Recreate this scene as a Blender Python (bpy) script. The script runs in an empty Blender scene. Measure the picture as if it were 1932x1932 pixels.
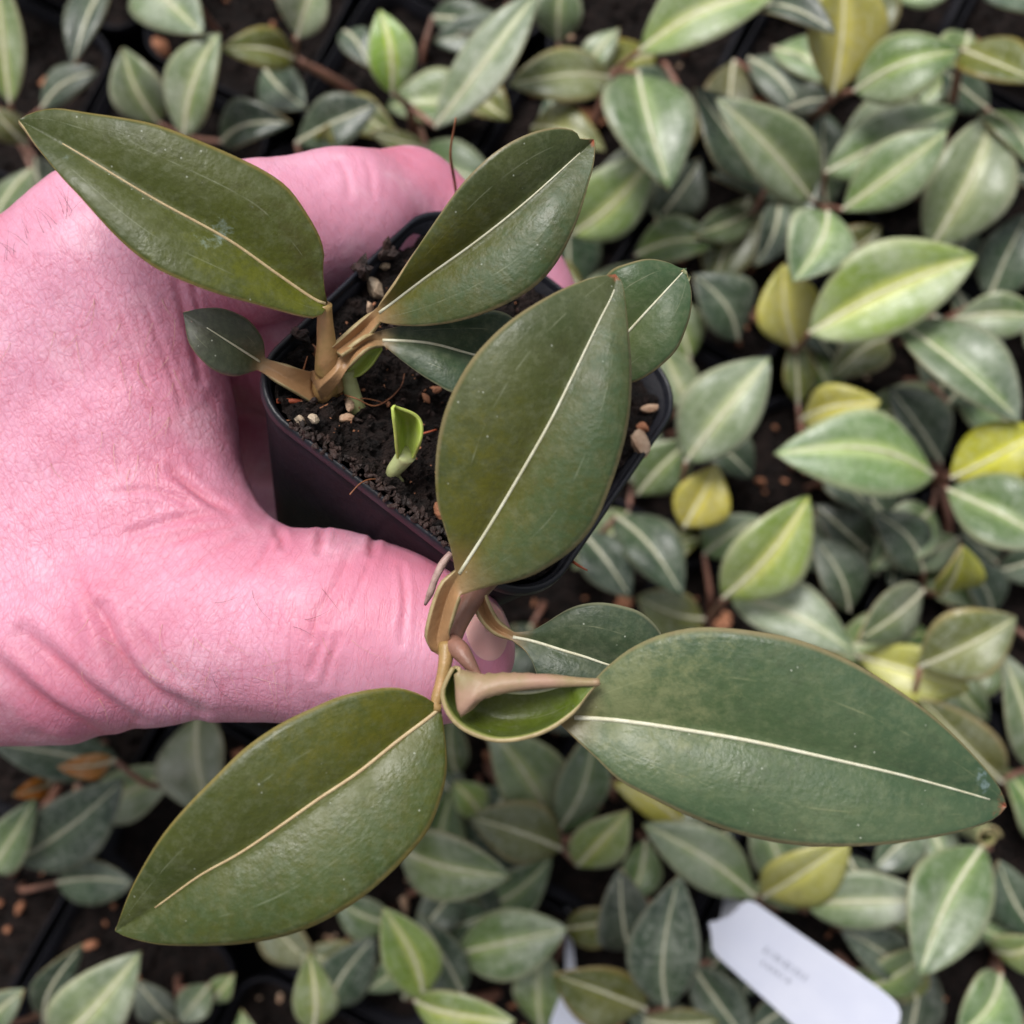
import bpy, math, random
import numpy as np
from mathutils import Vector, Matrix
from mathutils.bvhtree import BVHTree

random.seed(4)
RNG = np.random.default_rng(4)
SC = bpy.context.scene
COL = SC.collection

# ---------------------------------------------------------------- camera
F = 2071.0                       # focal length in units of the 1932-wide picture
CAM_Z, TILT = 0.37, math.radians(4)
CAM = np.array([0.0, -0.026, CAM_Z])
ct, st = math.cos(TILT), math.sin(TILT)
ROT = np.array([[1, 0, 0], [0, ct, -st], [0, st, ct]])
cd = bpy.data.cameras.new('camera')
cam = bpy.data.objects.new('camera', cd); COL.objects.link(cam)
cam.location = CAM; cam.rotation_euler = (TILT, 0, 0)
cd.sensor_width = 36; cd.lens = 18 / (966 / F)
cd.clip_start = 0.01; cd.clip_end = 50
cd.dof.use_dof = True; cd.dof.focus_distance = 0.146; cd.dof.aperture_fstop = cd.lens / 2.3
SC.camera = cam

# ---------------------------------------------------------------- light: soft overcast sky, open towards the top of the picture
SUN_EL, SUN_AZ = math.radians(58), math.radians(-25)      # azimuth measured from +y towards +x
w = bpy.data.worlds.new('World'); SC.world = w; w.use_nodes = True
nt = w.node_tree
sky = nt.nodes.new('ShaderNodeTexSky'); sky.sky_type = 'NISHITA'; sky.sun_disc = False
sky.sun_elevation = SUN_EL; sky.sun_rotation = SUN_AZ
sky.air_density = 1.0; sky.dust_density = 4.0
hs = nt.nodes.new('ShaderNodeHueSaturation'); hs.inputs['Saturation'].default_value = 0.2
bgn = nt.nodes['Background']; bgn.inputs['Strength'].default_value = 0.066
nt.links.new(sky.outputs[0], hs.inputs['Color']); nt.links.new(hs.outputs[0], bgn.inputs['Color'])
sd = bpy.data.lights.new('sun', 'SUN'); sd.energy = 1.5; sd.angle = math.radians(24); sd.color = (1.0, 0.97, 0.94)
sun = bpy.data.objects.new('sun', sd); COL.objects.link(sun)
tosun = Vector((math.sin(SUN_AZ) * math.cos(SUN_EL), math.cos(SUN_AZ) * math.cos(SUN_EL), math.sin(SUN_EL)))
sun.rotation_euler = tosun.to_track_quat('Z', 'Y').to_euler()
vs = SC.view_settings
vs.view_transform = 'Standard'; vs.look = 'None'; vs.gamma = 1; vs.use_curve_mapping = False
vs.exposure = 0.88
SC.cycles.use_denoising = True
SC.cycles.max_bounces = 8

# ---------------------------------------------------------------- helpers
def c2w(v):
    """camera space in cm (right, up, depth) to world metres"""
    v = np.asarray(v, float)
    q = v * np.array([1, 1, -1]) / 100.0
    return q @ ROT.T + CAM
def px2c(x, y, d):
    return np.stack([(np.asarray(x, float) - 966) / F * d, (966 - np.asarray(y, float)) / F * d, np.asarray(d, float) + 0 * np.asarray(x, float)], -1)
def D(x, y, d):
    return c2w(px2c(x, y, d))
def ray(x, y):
    return np.array([(x - 966) / F, (966 - y) / F, -1.0]) @ ROT.T
def Z(x, y, z):
    r = ray(x, y)
    return CAM + r * (z - CAM[2]) / r[2]
def toward_cam(p):
    v = CAM - p
    return v / np.linalg.norm(v, axis=-1, keepdims=True)
def srgb(r, g, b):
    f = lambda c: (c / 12.92) if c <= 0.04045 else ((c + 0.055) / 1.055) ** 2.4
    return tuple(f(c / 255.0) for c in (r, g, b)) + (1.0,)
def smooth(pts, n):
    """Catmull-Rom through the points, resampled to n rows evenly by length"""
    P = np.asarray(pts, float)
    if len(P) == 2:
        return P[0] + (P[1] - P[0]) * np.linspace(0, 1, n)[:, None]
    Q = np.vstack([2 * P[0] - P[1], P, 2 * P[-1] - P[-2]])
    out = []
    for i in range(1, len(Q) - 2):
        p0, p1, p2, p3 = Q[i - 1], Q[i], Q[i + 1], Q[i + 2]
        for t in np.linspace(0, 1, 12, endpoint=False):
            out.append(0.5 * ((2 * p1) + (-p0 + p2) * t + (2 * p0 - 5 * p1 + 4 * p2 - p3) * t * t + (-p0 + 3 * p1 - 3 * p2 + p3) * t ** 3))
    out.append(P[-1]); O = np.array(out)
    L = np.r_[0, np.cumsum(np.linalg.norm(np.diff(O, axis=0), axis=1))]
    s = np.linspace(0, L[-1], n)
    return np.stack([np.interp(s, L, O[:, k]) for k in range(O.shape[1])], 1)
def hash3(i):
    x = (i[..., 0] * 374761393 + i[..., 1] * 668265263 + i[..., 2] * 2147483647 // 3) & 0x7fffffff
    x = ((x ^ (x >> 13)) * 1274126177) & 0x7fffffff
    return ((x ^ (x >> 16)) & 0xffff) / 65535.0
def vnoise(p):
    p = np.asarray(p, float)
    i = np.floor(p).astype(np.int64); f = p - i; f = f * f * (3 - 2 * f)
    r = 0
    for a in (0, 1):
        for b in (0, 1):
            for c in (0, 1):
                wgt = (f[..., 0] if a else 1 - f[..., 0]) * (f[..., 1] if b else 1 - f[..., 1]) * (f[..., 2] if c else 1 - f[..., 2])
                r = r + wgt * hash3(i + np.array([a, b, c]))
    return r * 2 - 1

def mesh_obj(name, verts, faces, mats, parent=None, smooth_shade=True, uv=None, attr=None):
    me = bpy.data.meshes.new(name)
    me.from_pydata([tuple(v) for v in verts], [], [tuple(f) for f in faces])
    if smooth_shade:
        me.polygons.foreach_set('use_smooth', [True] * len(me.polygons))
    for m in (mats if isinstance(mats, (list, tuple)) else [mats]):
        me.materials.append(m)
    if uv is not None:
        l = me.uv_layers.new(name='UVMap')
        vi = np.zeros(len(me.loops), np.int32); me.loops.foreach_get('vertex_index', vi)
        l.data.foreach_set('uv', np.asarray(uv, np.float32)[vi].ravel())
    for k, a in (attr or {}).items():
        t = me.attributes.new(k, 'FLOAT', 'POINT'); t.data.foreach_set('value', np.asarray(a, np.float32))
    me.update()
    o = bpy.data.objects.new(name, me); COL.objects.link(o)
    if parent is not None: o.parent = parent
    return o
def tag(o, label=None, cat=None, group=None, kind=None):
    if label: o['label'] = label
    if cat: o['category'] = cat
    if group: o['group'] = group
    if kind: o['kind'] = kind
    return o
def empty(name, loc):
    o = bpy.data.objects.new(name, None); COL.objects.link(o); o.empty_display_size = 0.01
    o.location = tuple(loc)
    return o
def at_origin(o, parent):
    """child meshes are written in world coordinates: cancel the parent's location"""
    o.parent = parent
    o.matrix_parent_inverse = Matrix.Translation(parent.location).inverted()
    return o
def tube_geo(path, rad, sides=10, flat=None, cap=True):
    P = np.asarray(path, float); n = len(P)
    rad = np.interp(np.linspace(0, 1, n), np.linspace(0, 1, len(rad)), rad)
    T = np.gradient(P, axis=0); T /= np.linalg.norm(T, axis=1)[:, None] + 1e-12
    up = np.array([0.13, 0.21, 0.97]); V = []
    for i in range(n):
        s = np.cross(T[i], up); s /= np.linalg.norm(s) + 1e-9
        u = np.cross(s, T[i])
        for k in range(sides):
            a = 2 * math.pi * k / sides
            V.append(P[i] + rad[i] * (s * math.cos(a) + u * math.sin(a) * (flat or 1)))
    Fc = []
    for i in range(n - 1):
        for k in range(sides):
            a, b = i * sides + k, i * sides + (k + 1) % sides
            Fc.append((a, b, b + sides, a + sides))
    if cap:
        Fc.append(tuple(range(sides))[::-1]); Fc.append(tuple(range((n - 1) * sides, n * sides)))
    return V, Fc
def join(geos):
    V, Fc = [], []
    for v, f in geos:
        o = len(V); V.extend(v); Fc.extend([tuple(i + o for i in q) for q in f])
    return V, Fc

# ---------------------------------------------------------------- materials
class NT:
    def __init__(s, name):
        s.m = bpy.data.materials.new(name); s.m.use_nodes = True
        s.t = s.m.node_tree; s.b = s.t.nodes['Principled BSDF']
    def n(s, typ, **kw):
        o = s.t.nodes.new('ShaderNode' + typ)
        for k, v in kw.items(): setattr(o, k, v)
        return o
    def set(s, sock, v):
        if hasattr(v, 'is_output') or isinstance(v, bpy.types.NodeSocket): s.t.links.new(v, sock)
        else: sock.default_value = v
    def math(s, op, a, b=0.0, clamp=False):
        o = s.n('Math', operation=op, use_clamp=clamp); s.set(o.inputs[0], a); s.set(o.inputs[1], b); return o.outputs[0]
    def mix(s, f, a, b, blend='MIX'):
        o = s.n('Mix', data_type='RGBA', blend_type=blend)
        s.set(o.inputs[0], f); s.set(o.inputs[6], a); s.set(o.inputs[7], b); return o.outputs[2]
    def ramp(s, v, a, b, lo=0.0, hi=1.0):
        o = s.n('MapRange', interpolation_type='SMOOTHSTEP'); s.set(o.inputs[0], v)
        for i, q in zip((1, 2, 3, 4), (a, b, lo, hi)): o.inputs[i].default_value = q
        return o.outputs[0]
    def noise(s, vec, scale, detail=3.0, rough=0.5, dist=0.0):
        o = s.n('TexNoise'); s.set(o.inputs['Vector'], vec); o.inputs['Scale'].default_value = scale
        o.inputs['Detail'].default_value = detail; o.inputs['Roughness'].default_value = rough; o.inputs['Distortion'].default_value = dist
        return o.outputs['Fac']
    def voro(s, vec, scale, feat='F1', rnd=1.0):
        o = s.n('TexVoronoi', feature=feat); s.set(o.inputs['Vector'], vec); o.inputs['Scale'].default_value = scale
        o.inputs['Randomness'].default_value = rnd
        return o
    def coords(s, which='Object'):
        return s.n('TexCoord').outputs[which]
    def bump(s, h, strength, dist=0.001, normal=None):
        o = s.n('Bump'); s.set(o.inputs['Height'], h); o.inputs['Strength'].default_value = strength; o.inputs['Distance'].default_value = dist
        if normal is not None: s.set(o.inputs['Normal'], normal)
        return o.outputs[0]
    def done(s, col, rough, normal=None, **kw):
        s.set(s.b.inputs['Base Color'], col); s.set(s.b.inputs['Roughness'], rough)
        if normal is not None: s.set(s.b.inputs['Normal'], normal)
        for k, v in kw.items(): s.set(s.b.inputs[k.replace('_', ' ')], v)
        return s.m

TAN = srgb(176, 136, 96)
def leaf_mat(name, ca, cb, cbase, edge, dust_sheen=0.25, rough=0.42, speck=0.6, band=0.0, cband=None, dust_sheen_col=srgb(140, 146, 116), vary=False, purple=None, tan=TAN, stains_sheen=()):
    t = NT(name); ob = t.coords()
    sep = t.n('SeparateXYZ'); t.t.links.new(t.n('UVMap').outputs[0], sep.inputs[0])
    u, v = sep.outputs[0], sep.outputs[1]
    a = t.math('MULTIPLY', t.math('ABSOLUTE', t.math('SUBTRACT', u, 0.5)), 2.0)
    c = t.mix(t.ramp(t.noise(ob, 130, 5, 0.6), 0.35, 0.65), ca, cb)
    if purple is not None:
        c = t.mix(t.ramp(t.noise(ob, 70, 3), 0.45, 0.7, 0, 0.8), c, purple)
    # long veins following the blade
    cmb = t.n('CombineXYZ'); t.set(cmb.inputs[0], t.math('MULTIPLY', a, 14.0)); t.set(cmb.inputs[1], t.math('MULTIPLY', v, 2.0))
    t.set(cmb.inputs[2], t.math('GREATER_THAN', u, 0.5))
    ln = t.noise(cmb.outputs[0], 1.6, 4, 0.6)
    c = t.mix(t.ramp(ln, 0.35, 0.75, 0.0, 0.16), c, t.mix(0.5, c, cbase))
    fb = t.math('MULTIPLY', t.math('POWER', t.math('SUBTRACT', 1.0, v, True), 1.25), t.math('SUBTRACT', 1.0, t.math('MULTIPLY', a, 0.8), True))
    c = t.mix(t.math('MULTIPLY', fb, 0.95), c, cbase)
    if band:
        c = t.mix(t.math('MULTIPLY', t.ramp(a, 0.05, 0.34, 1.0, 0.0), band), c, cband)
    # pale broken side vein
    sv = t.math('SUBTRACT', 1.0, t.math('MULTIPLY', t.math('ABSOLUTE', t.math('SUBTRACT', a, 0.56)), 70.0), True)
    c = t.mix(t.math('MULTIPLY', sv, t.ramp(t.noise(ob, 230, 2), 0.46, 0.62, 0, 0.75)), c, dust_sheen_col)
    d = t.math('MULTIPLY', t.ramp(t.noise(ob, 45, 4, 0.65), 0.42, 0.72), t.ramp(t.noise(ob, 900, 3, 0.7), 0.3, 0.7, 0.35, 1.0))
    c = t.mix(t.math('MULTIPLY', d, dust_sheen), c, dust_sheen_col)  # dust on held leaves, painted white sheen on bench leaves
    c = t.mix(t.ramp(t.noise(ob, 620, 4, 0.75), 0.42, 0.72, 0, 0.26), c, dust_sheen_col)
    c = t.mix(t.ramp(t.noise(ob, 260, 5, 0.75), 0.48, 0.7, 0, 0.5), c, t.mix(0.5, c, (0.004, 0.008, 0.003, 1)))
    sp = t.voro(ob, 800)
    spk = t.math('MULTIPLY', t.ramp(sp.outputs['Distance'], 0.04, 0.14, 1.0, 0.0), t.math('GREATER_THAN', t.noise(ob, 260, 2), 0.60))
    c = t.mix(t.math('MULTIPLY', spk, speck), c, srgb(215, 220, 205))
    c = t.mix(t.math('MULTIPLY', t.ramp(a, 0.76 if vary else 0.935, 0.985), 0.6 if vary else 0.75), c, edge)
    for su_, sv_, ru_, rv_, thr, scol, amt in stains_sheen:  # leaf marks, plus sky sheen painted on one half of some blades
        dx_ = t.math('DIVIDE', t.math('SUBTRACT', u, su_), ru_); dy_ = t.math('DIVIDE', t.math('SUBTRACT', v, sv_), rv_)
        rad_ = t.math('SQRT', t.math('ADD', t.math('MULTIPLY', dx_, dx_), t.math('MULTIPLY', dy_, dy_)))
        c = t.mix(t.math('MULTIPLY', t.ramp(t.math('SUBTRACT', t.noise(ob, 480, 6, 0.75), t.math('MULTIPLY', rad_, 0.22)), thr, thr + (0.2 if thr > 0.36 else 0.34)), amt), c, scol)
    if vary:
        oi = t.n('ObjectInfo'); h = t.n('HueSaturation')
        t.set(h.inputs['Hue'], t.math('ADD', 0.485, t.math('MULTIPLY', oi.outputs['Random'], 0.03)))
        t.set(h.inputs['Saturation'], t.math('ADD', 0.92, t.math('MULTIPLY', t.math('FRACT', t.math('MULTIPLY', oi.outputs['Random'], 7.3)), 0.33)))
        t.set(h.inputs['Value'], t.math('ADD', 0.68, t.math('MULTIPLY', t.math('FRACT', t.math('MULTIPLY', oi.outputs['Random'], 13.7)), 0.55)))
        t.set(h.inputs['Color'], c); c = h.outputs[0]
    if not vary and name != 'lime_sprout':
        c = t.mix(1.0, c, (0.72, 0.72, 0.70, 1), 'MULTIPLY')
    at = t.n('Attribute', attribute_name='petiole')
    tanc = t.mix(t.noise(ob, 300, 4), tan, tuple(x * 0.62 for x in tan[:3]) + (1,))
    c = t.mix(at.outputs['Fac'], c, tanc)
    nrm = t.bump(t.noise(ob, 1300, 4), 0.2, 0.0006)
    nrm = t.bump(ln, 0.07, 0.0008, nrm)
    return t.done(c, t.ramp(t.noise(ob, 300, 4), 0.3, 0.7, rough - 0.07, rough + 0.12), nrm, Specular_IOR_Level=0.5 if vary else 0.4, Sheen_Weight=0.03, Sheen_Roughness=0.4)
def plain_mat(name, ca, cb, rough, scale=200, bump=0.2, bscale=None, bdist=0.001, **kw):
    t = NT(name); ob = t.coords()
    c = t.mix(t.ramp(t.noise(ob, scale, 5, 0.6), 0.3, 0.7), ca, cb)
    return t.done(c, rough, t.bump(t.noise(ob, bscale or scale * 3, 4, 0.6), bump, bdist), **kw)

EDGE = srgb(158, 142, 104)
M = {}
M['olive'] = leaf_mat('olive_leaf', srgb(62, 74, 26), srgb(82, 90, 36), srgb(96, 100, 8), srgb(150, 132, 72), dust_sheen=0.12, stains_sheen=((0.24, 0.12, 0.36, 0.34, 0.22, srgb(108, 104, 4), 0.62), (0.78, 0.5, 0.3, 0.7, 0.24, srgb(60, 92, 62), 0.35)))  # bluish-green right half is sky reflection painted into the colour
M['smudged'] = leaf_mat('smudged_olive_leaf', srgb(62, 74, 26), srgb(82, 90, 36), srgb(96, 100, 8), srgb(150, 132, 72), dust_sheen=0.12, stains_sheen=((0.24, 0.14, 0.3, 0.3, 0.22, srgb(112, 116, 8), 0.6), (0.8, 0.1, 0.2, 0.25, 0.24, srgb(70, 62, 8), 0.5), (0.47, 0.36, 0.3, 0.07, 0.42, srgb(150, 168, 160), 0.75), (0.3, 0.83, 0.2, 0.05, 0.44, srgb(140, 156, 146), 0.6)))
M['green'] = leaf_mat('green_leaf', srgb(60, 88, 58), srgb(76, 104, 66), srgb(96, 100, 30), EDGE, dust_sheen=0.3)
M['mixed'] = leaf_mat('olive_green_leaf', srgb(64, 78, 42), srgb(82, 92, 52), srgb(100, 96, 4), EDGE, dust_sheen=0.2, stains_sheen=((0.24, 0.12, 0.36, 0.34, 0.22, srgb(108, 104, 4), 0.62), (0.78, 0.5, 0.3, 0.7, 0.24, srgb(60, 92, 62), 0.5), (0.5, 1.0, 0.9, 0.022, 0.2, srgb(190, 96, 70), 0.9)))  # cooler green right half paints in the sky's sheen; the rest is pigment
M['big'] = leaf_mat('dusted_green_leaf', srgb(64, 90, 64), srgb(82, 104, 74), srgb(92, 108, 58), EDGE, dust_sheen=0.45, dust_sheen_col=srgb(138, 146, 108), stains_sheen=((0.28, 0.14, 0.5, 0.2, 0.2, srgb(146, 150, 106), 0.6), (0.5, 1.0, 0.9, 0.022, 0.2, srgb(190, 96, 70), 0.9), (0.2, 0.93, 0.25, 0.05, 0.40, srgb(150, 172, 176), 0.7)))
M['dark'] = leaf_mat('dark_green_leaf', srgb(44, 64, 50), srgb(60, 82, 60), srgb(66, 82, 46), srgb(150, 150, 120), dust_sheen=0.35)
M['grey'] = leaf_mat('grey_purple_leaf', srgb(62, 74, 62), srgb(80, 88, 76), srgb(78, 88, 46), srgb(140, 122, 96), dust_sheen=0.3, speck=0.9, purple=srgb(92, 82, 80), stains_sheen=((0.62, 0.86, 0.07, 0.06, 0.38, srgb(196, 150, 150), 0.9),))
M['fresh'] = leaf_mat('fresh_leaf', srgb(78, 98, 30), srgb(102, 124, 38), srgb(104, 90, 40), srgb(178, 178, 110), dust_sheen=0.08, rough=0.36)
M['lime'] = leaf_mat('lime_sprout', srgb(140, 166, 48), srgb(164, 184, 66), srgb(186, 196, 110), srgb(196, 210, 110), dust_sheen=0.0, speck=0, rough=0.4, tan=srgb(206, 216, 160))
M['under'] = plain_mat('leaf_underside', srgb(166, 132, 112), srgb(142, 128, 88), 0.5, 160, 0.15)
M['under_g'] = plain_mat('pale_leaf_underside', srgb(112, 124, 84), srgb(138, 140, 104), 0.5, 160, 0.15)
M['under_lime'] = plain_mat('lime_leaf_underside', srgb(196, 206, 110), srgb(176, 196, 90), 0.45, 160, 0.1)
M['rim'] = plain_mat('leaf_margin', srgb(176, 158, 116), srgb(150, 132, 92), 0.5, 400, 0.1)
M['rib'] = plain_mat('leaf_midrib', srgb(214, 212, 190), srgb(194, 190, 160), 0.45, 500, 0.15)
M['rib_tan'] = plain_mat('leaf_midrib_tan', srgb(190, 170, 130), srgb(176, 150, 112), 0.45, 500, 0.15)
M['stem'] = plain_mat('stem_skin', srgb(186, 142, 98), srgb(146, 122, 72), 0.42, 120, 0.2, 700)
M['stem_p'] = plain_mat('stem_skin_dusky', srgb(150, 106, 90), srgb(120, 88, 74), 0.45, 150, 0.2, 700)
M['stem_g'] = plain_mat('stem_green', srgb(112, 118, 60), srgb(160, 120, 80), 0.42, 120, 0.2, 700)
M['white_stem'] = plain_mat('blanched_stem', srgb(190, 198, 140), srgb(160, 160, 110), 0.4, 200, 0.15)
M['dry'] = plain_mat('dry_root_skin', srgb(150, 118, 112), srgb(186, 160, 150), 0.5, 400, 0.3)
M['root'] = plain_mat('root_fibre', srgb(170, 112, 76), srgb(110, 66, 44), 0.6, 300, 0.2)
M['root_o'] = plain_mat('orange_fibre', srgb(190, 96, 58), srgb(150, 70, 44), 0.6, 300, 0.2)
M['soil'] = plain_mat('peat', srgb(14, 10, 9), srgb(42, 29, 25), 0.8, 420, 0.9, 1700, 0.002, Specular_IOR_Level=0.3)
M['bark'] = plain_mat('bark_bits', srgb(26, 18, 16), srgb(62, 42, 36), 0.65, 400, 0.6, 1400)
M['stone'] = plain_mat('grit_stone', srgb(206, 178, 152), srgb(166, 128, 100), 0.7, 300, 0.6, 900)
M['stone_w'] = plain_mat('pale_stone', srgb(204, 186, 162), srgb(160, 136, 112), 0.7, 300, 0.6, 900)
M['brick'] = plain_mat('ruddy_bits', srgb(186, 128, 96), srgb(140, 90, 62), 0.75, 200, 0.6, 700)
M['pot'] = plain_mat('black_plastic', srgb(20, 20, 25), srgb(30, 30, 37), 0.55, 90, 0.2, 700, Specular_IOR_Level=0.16)
M['pot_rim'] = plain_mat('black_plastic_rim', srgb(20, 21, 27), srgb(30, 32, 40), 0.4, 90, 0.15, 700, Specular_IOR_Level=0.4)
M['tag'] = plain_mat('white_plastic', srgb(204, 208, 226), srgb(214, 217, 232), 0.35, 60, 0.02)
M['ink'] = plain_mat('faded_print', srgb(150, 154, 170), srgb(176, 180, 196), 0.5, 400, 0.0)
M['fabric'] = plain_mat('bench_fabric', srgb(24, 24, 27), srgb(40, 40, 44), 0.85, 60, 0.6, 900)
M['nail'] = plain_mat('nail_plate', srgb(228, 166, 164), srgb(234, 178, 172), 0.3, 120, 0.05, Subsurface_Weight=0.2, Subsurface_Scale=0.002)
M['nail_edge'] = plain_mat('nail_free_edge', srgb(236, 212, 196), srgb(226, 200, 182), 0.35, 120, 0.05)
M['hair'] = plain_mat('pale_hair', srgb(226, 190, 170), srgb(196, 150, 126), 0.4, 100, 0.0)
M['hair_d'] = plain_mat('dark_hair', srgb(96, 62, 46), srgb(60, 40, 34), 0.4, 100, 0.0)
def bgm(name, ca, cb, cbase, band, cband, edge=srgb(168, 170, 140), dust_sheen=0.62, rough=0.32):
    return leaf_mat(name, srgb(*ca), srgb(*cb), srgb(*cbase), edge, dust_sheen, rough, 0.2, band, srgb(*cband), srgb(196, 200, 186), True)  # whitish patches paint the gloss of these leaves into their colour
M['g'] = bgm('sage_leaf', (56, 80, 46), (84, 106, 62), (120, 140, 84), 0.55, (164, 180, 116))
M['p'] = bgm('pale_sage_leaf', (84, 102, 72), (118, 132, 102), (116, 136, 76), 0.6, (186, 194, 140), dust_sheen=0.75)
M['d'] = bgm('deep_green_leaf', (32, 50, 40), (54, 74, 54), (72, 92, 60), 0.3, (110, 130, 96), srgb(124, 128, 108), 0.4)
M['b'] = bgm('bright_leaf', (92, 118, 52), (122, 142, 76), (140, 160, 72), 0.7, (200, 204, 120))
M['o'] = bgm('olive_bg_leaf', (70, 80, 36), (94, 100, 50), (120, 118, 48), 0.4, (150, 152, 84), srgb(160, 140, 96), 0.3)
M['y'] = bgm('yellow_leaf', (146, 146, 62), (166, 162, 82), (174, 166, 80), 0.7, (216, 210, 104), srgb(176, 170, 84), 0.2)

M['r'] = bgm('rusty_leaf', (176, 104, 40), (196, 130, 62), (140, 80, 30), 0.2, (200, 150, 80), srgb(170, 110, 60), 0.1)
def skin_mat():
    t = NT('skin'); ob = t.coords()
    c = t.mix(t.ramp(t.noise(ob, 40, 4, 0.55), 0.3, 0.7), srgb(206, 130, 154), srgb(222, 162, 186))
    c = t.mix(t.ramp(t.noise(ob, 22, 3), 0.5, 0.75, 0, 0.5), c, srgb(206, 106, 130))
    c = t.mix(t.ramp(t.noise(ob, 75, 4, 0.6), 0.5, 0.72, 0, 0.5), c, srgb(232, 188, 204))
    dn = t.n('TexNoise'); t.set(dn.inputs['Vector'], ob); dn.inputs['Scale'].default_value = 300; dn.inputs['Detail'].default_value = 3
    ad = t.n('VectorMath', operation='MULTIPLY_ADD'); t.t.links.new(dn.outputs['Color'], ad.inputs[0]); ad.inputs[1].default_value = (0.0012,) * 3; t.t.links.new(ob, ad.inputs[2])
    mp = t.n('Mapping'); t.t.links.new(ad.outputs[0], mp.inputs[0]); mp.inputs['Rotation'].default_value = (0.2, 0.1, 0.7); mp.inputs['Scale'].default_value = (1.0, 0.72, 0.9)
    e1 = t.ramp(t.voro(mp.outputs[0], 1050, 'DISTANCE_TO_EDGE', 0.8).outputs['Distance'], 0.0, 0.22, 1, 0)
    e2 = t.ramp(t.voro(mp.outputs[0], 420, 'DISTANCE_TO_EDGE', 0.9).outputs['Distance'], 0.0, 0.07, 1, 0)
    at = t.n('Attribute', attribute_name='texture').outputs['Fac']
    cr = t.n('Attribute', attribute_name='crease').outputs['Fac']
    fx = t.n('Attribute', attribute_name='flow_across').outputs['Fac']; fy = t.n('Attribute', attribute_name='flow_along').outputs['Fac']
    def lines(kx, ky, wdt, sd_):
        cb_ = t.n('CombineXYZ'); t.set(cb_.inputs[0], t.math('MULTIPLY', fx, kx)); t.set(cb_.inputs[1], t.math('MULTIPLY', fy, ky)); cb_.inputs[2].default_value = sd_
        return t.ramp(t.math('ABSOLUTE', t.math('SUBTRACT', t.noise(cb_.outputs[0], 1.0, 3, 0.55, 0.3), 0.5)), 0.0, wdt, 1, 0)
    l1 = lines(5.0, 1.3, 0.035, 1.0); l2 = lines(1.8, 6.5, 0.03, 5.0); l3 = lines(9.0, 2.2, 0.05, 9.0)
    ln_ = t.math('ADD', t.math('MULTIPLY', l1, 0.8), t.math('ADD', t.math('MULTIPLY', t.math('MULTIPLY', l2, at), 0.5), t.math('MULTIPLY', l3, 0.4)))
    e = t.math('ADD', t.math('MULTIPLY', t.math('ADD', t.math('MULTIPLY', e1, 0.55), t.math('MULTIPLY', e2, 0.35)), at), t.math('MULTIPLY', ln_, t.math('ADD', 0.35, t.math('MULTIPLY', at, 0.5))))
    c = t.mix(t.math('MULTIPLY', e, 0.27), c, srgb(186, 84, 104))
    c = t.mix(t.math('MULTIPLY', cr, 0.35), c, srgb(206, 88, 100))
    sp = t.voro(ob, 210)
    c = t.mix(t.math('MULTIPLY', t.ramp(sp.outputs['Distance'], 0.04, 0.09, 0.5, 0), t.math('GREATER_THAN', t.noise(ob, 60, 2), 0.6)), c, srgb(190, 84, 90))
    h = t.math('SUBTRACT', t.math('MULTIPLY', t.noise(ob, 2200, 3), 0.25), e)
    nrm = t.bump(h, 0.22, 0.0004)
    nrm = t.bump(t.noise(ob, 500, 3), 0.1, 0.0006, nrm)
    return t.done(c, 0.42, nrm, Subsurface_Weight=0.3, Subsurface_Radius=(1.0, 0.35, 0.25), Subsurface_Scale=0.0035, Specular_IOR_Level=0.4)
M['skin'] = skin_mat()

# ---------------------------------------------------------------- ground
g = mesh_obj('ground', [(-1.5, -1.5, 0), (1.5, -1.5, 0), (1.5, 1.5, 0), (-1.5, 1.5, 0)], [(0, 1, 2, 3)], M['fabric'])
tag(g, 'black woven fabric under the pots', 'ground', kind='structure')

# ---------------------------------------------------------------- pots (local: rim centre at the origin, z up)
def rounded_square(h, r, k=8):
    pts = []
    for cx, cy, a0 in ((1, 1, 0), (-1, 1, 90), (-1, -1, 180), (1, -1, 270)):
        for i in range(k + 1):
            a = math.radians(a0 + 90 * i / k)
            pts.append((cx * (h - r) + r * math.cos(a), cy * (h - r) + r * math.sin(a)))
    return np.array(pts)
def loft(rings, close_last=False):
    n = len(rings[0]); V = [p for r in rings for p in r]; Fc = []
    for i in range(len(rings) - 1):
        for k in range(n):
            a, b = i * n + k, i * n + (k + 1) % n
            Fc.append((a, b, b + n, a + n))
    if close_last: Fc.append(tuple(range((len(rings) - 1) * n, len(rings) * n)))
    return V, Fc
PH, PB, PR, PHT = 0.0259, 0.0182, 0.0092, 0.048
def ring(h, r, z, k=8):
    return [(x, y, z) for x, y in rounded_square(h, r, k)]
def prof(z):                                   # half width at height z below the rim
    t = -z / PHT
    return PH + (PB - PH) * t
def pot_wall(k=8):
    rs = []
    for z in (-0.0012, -0.006, -0.015, -0.03, -0.042, -0.0465, -PHT):
        s = 0.0006 if z > -0.0465 else 0.0
        rs.append(ring(prof(z) - (0.0012 if z == -PHT else 0), PR * prof(z) / PH, z, k))
    rs = rs[::-1]
    inner = [ring(prof(z) - 0.0009, PR * prof(z) / PH - 0.0005, z, k) for z in (-0.0012, -0.012, -0.03, -0.0455)]
    V, Fc = loft(rs + inner, True)
    n = len(rs[0]); Fc.append(tuple(range(n))[::-1])
    return V, Fc
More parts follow.
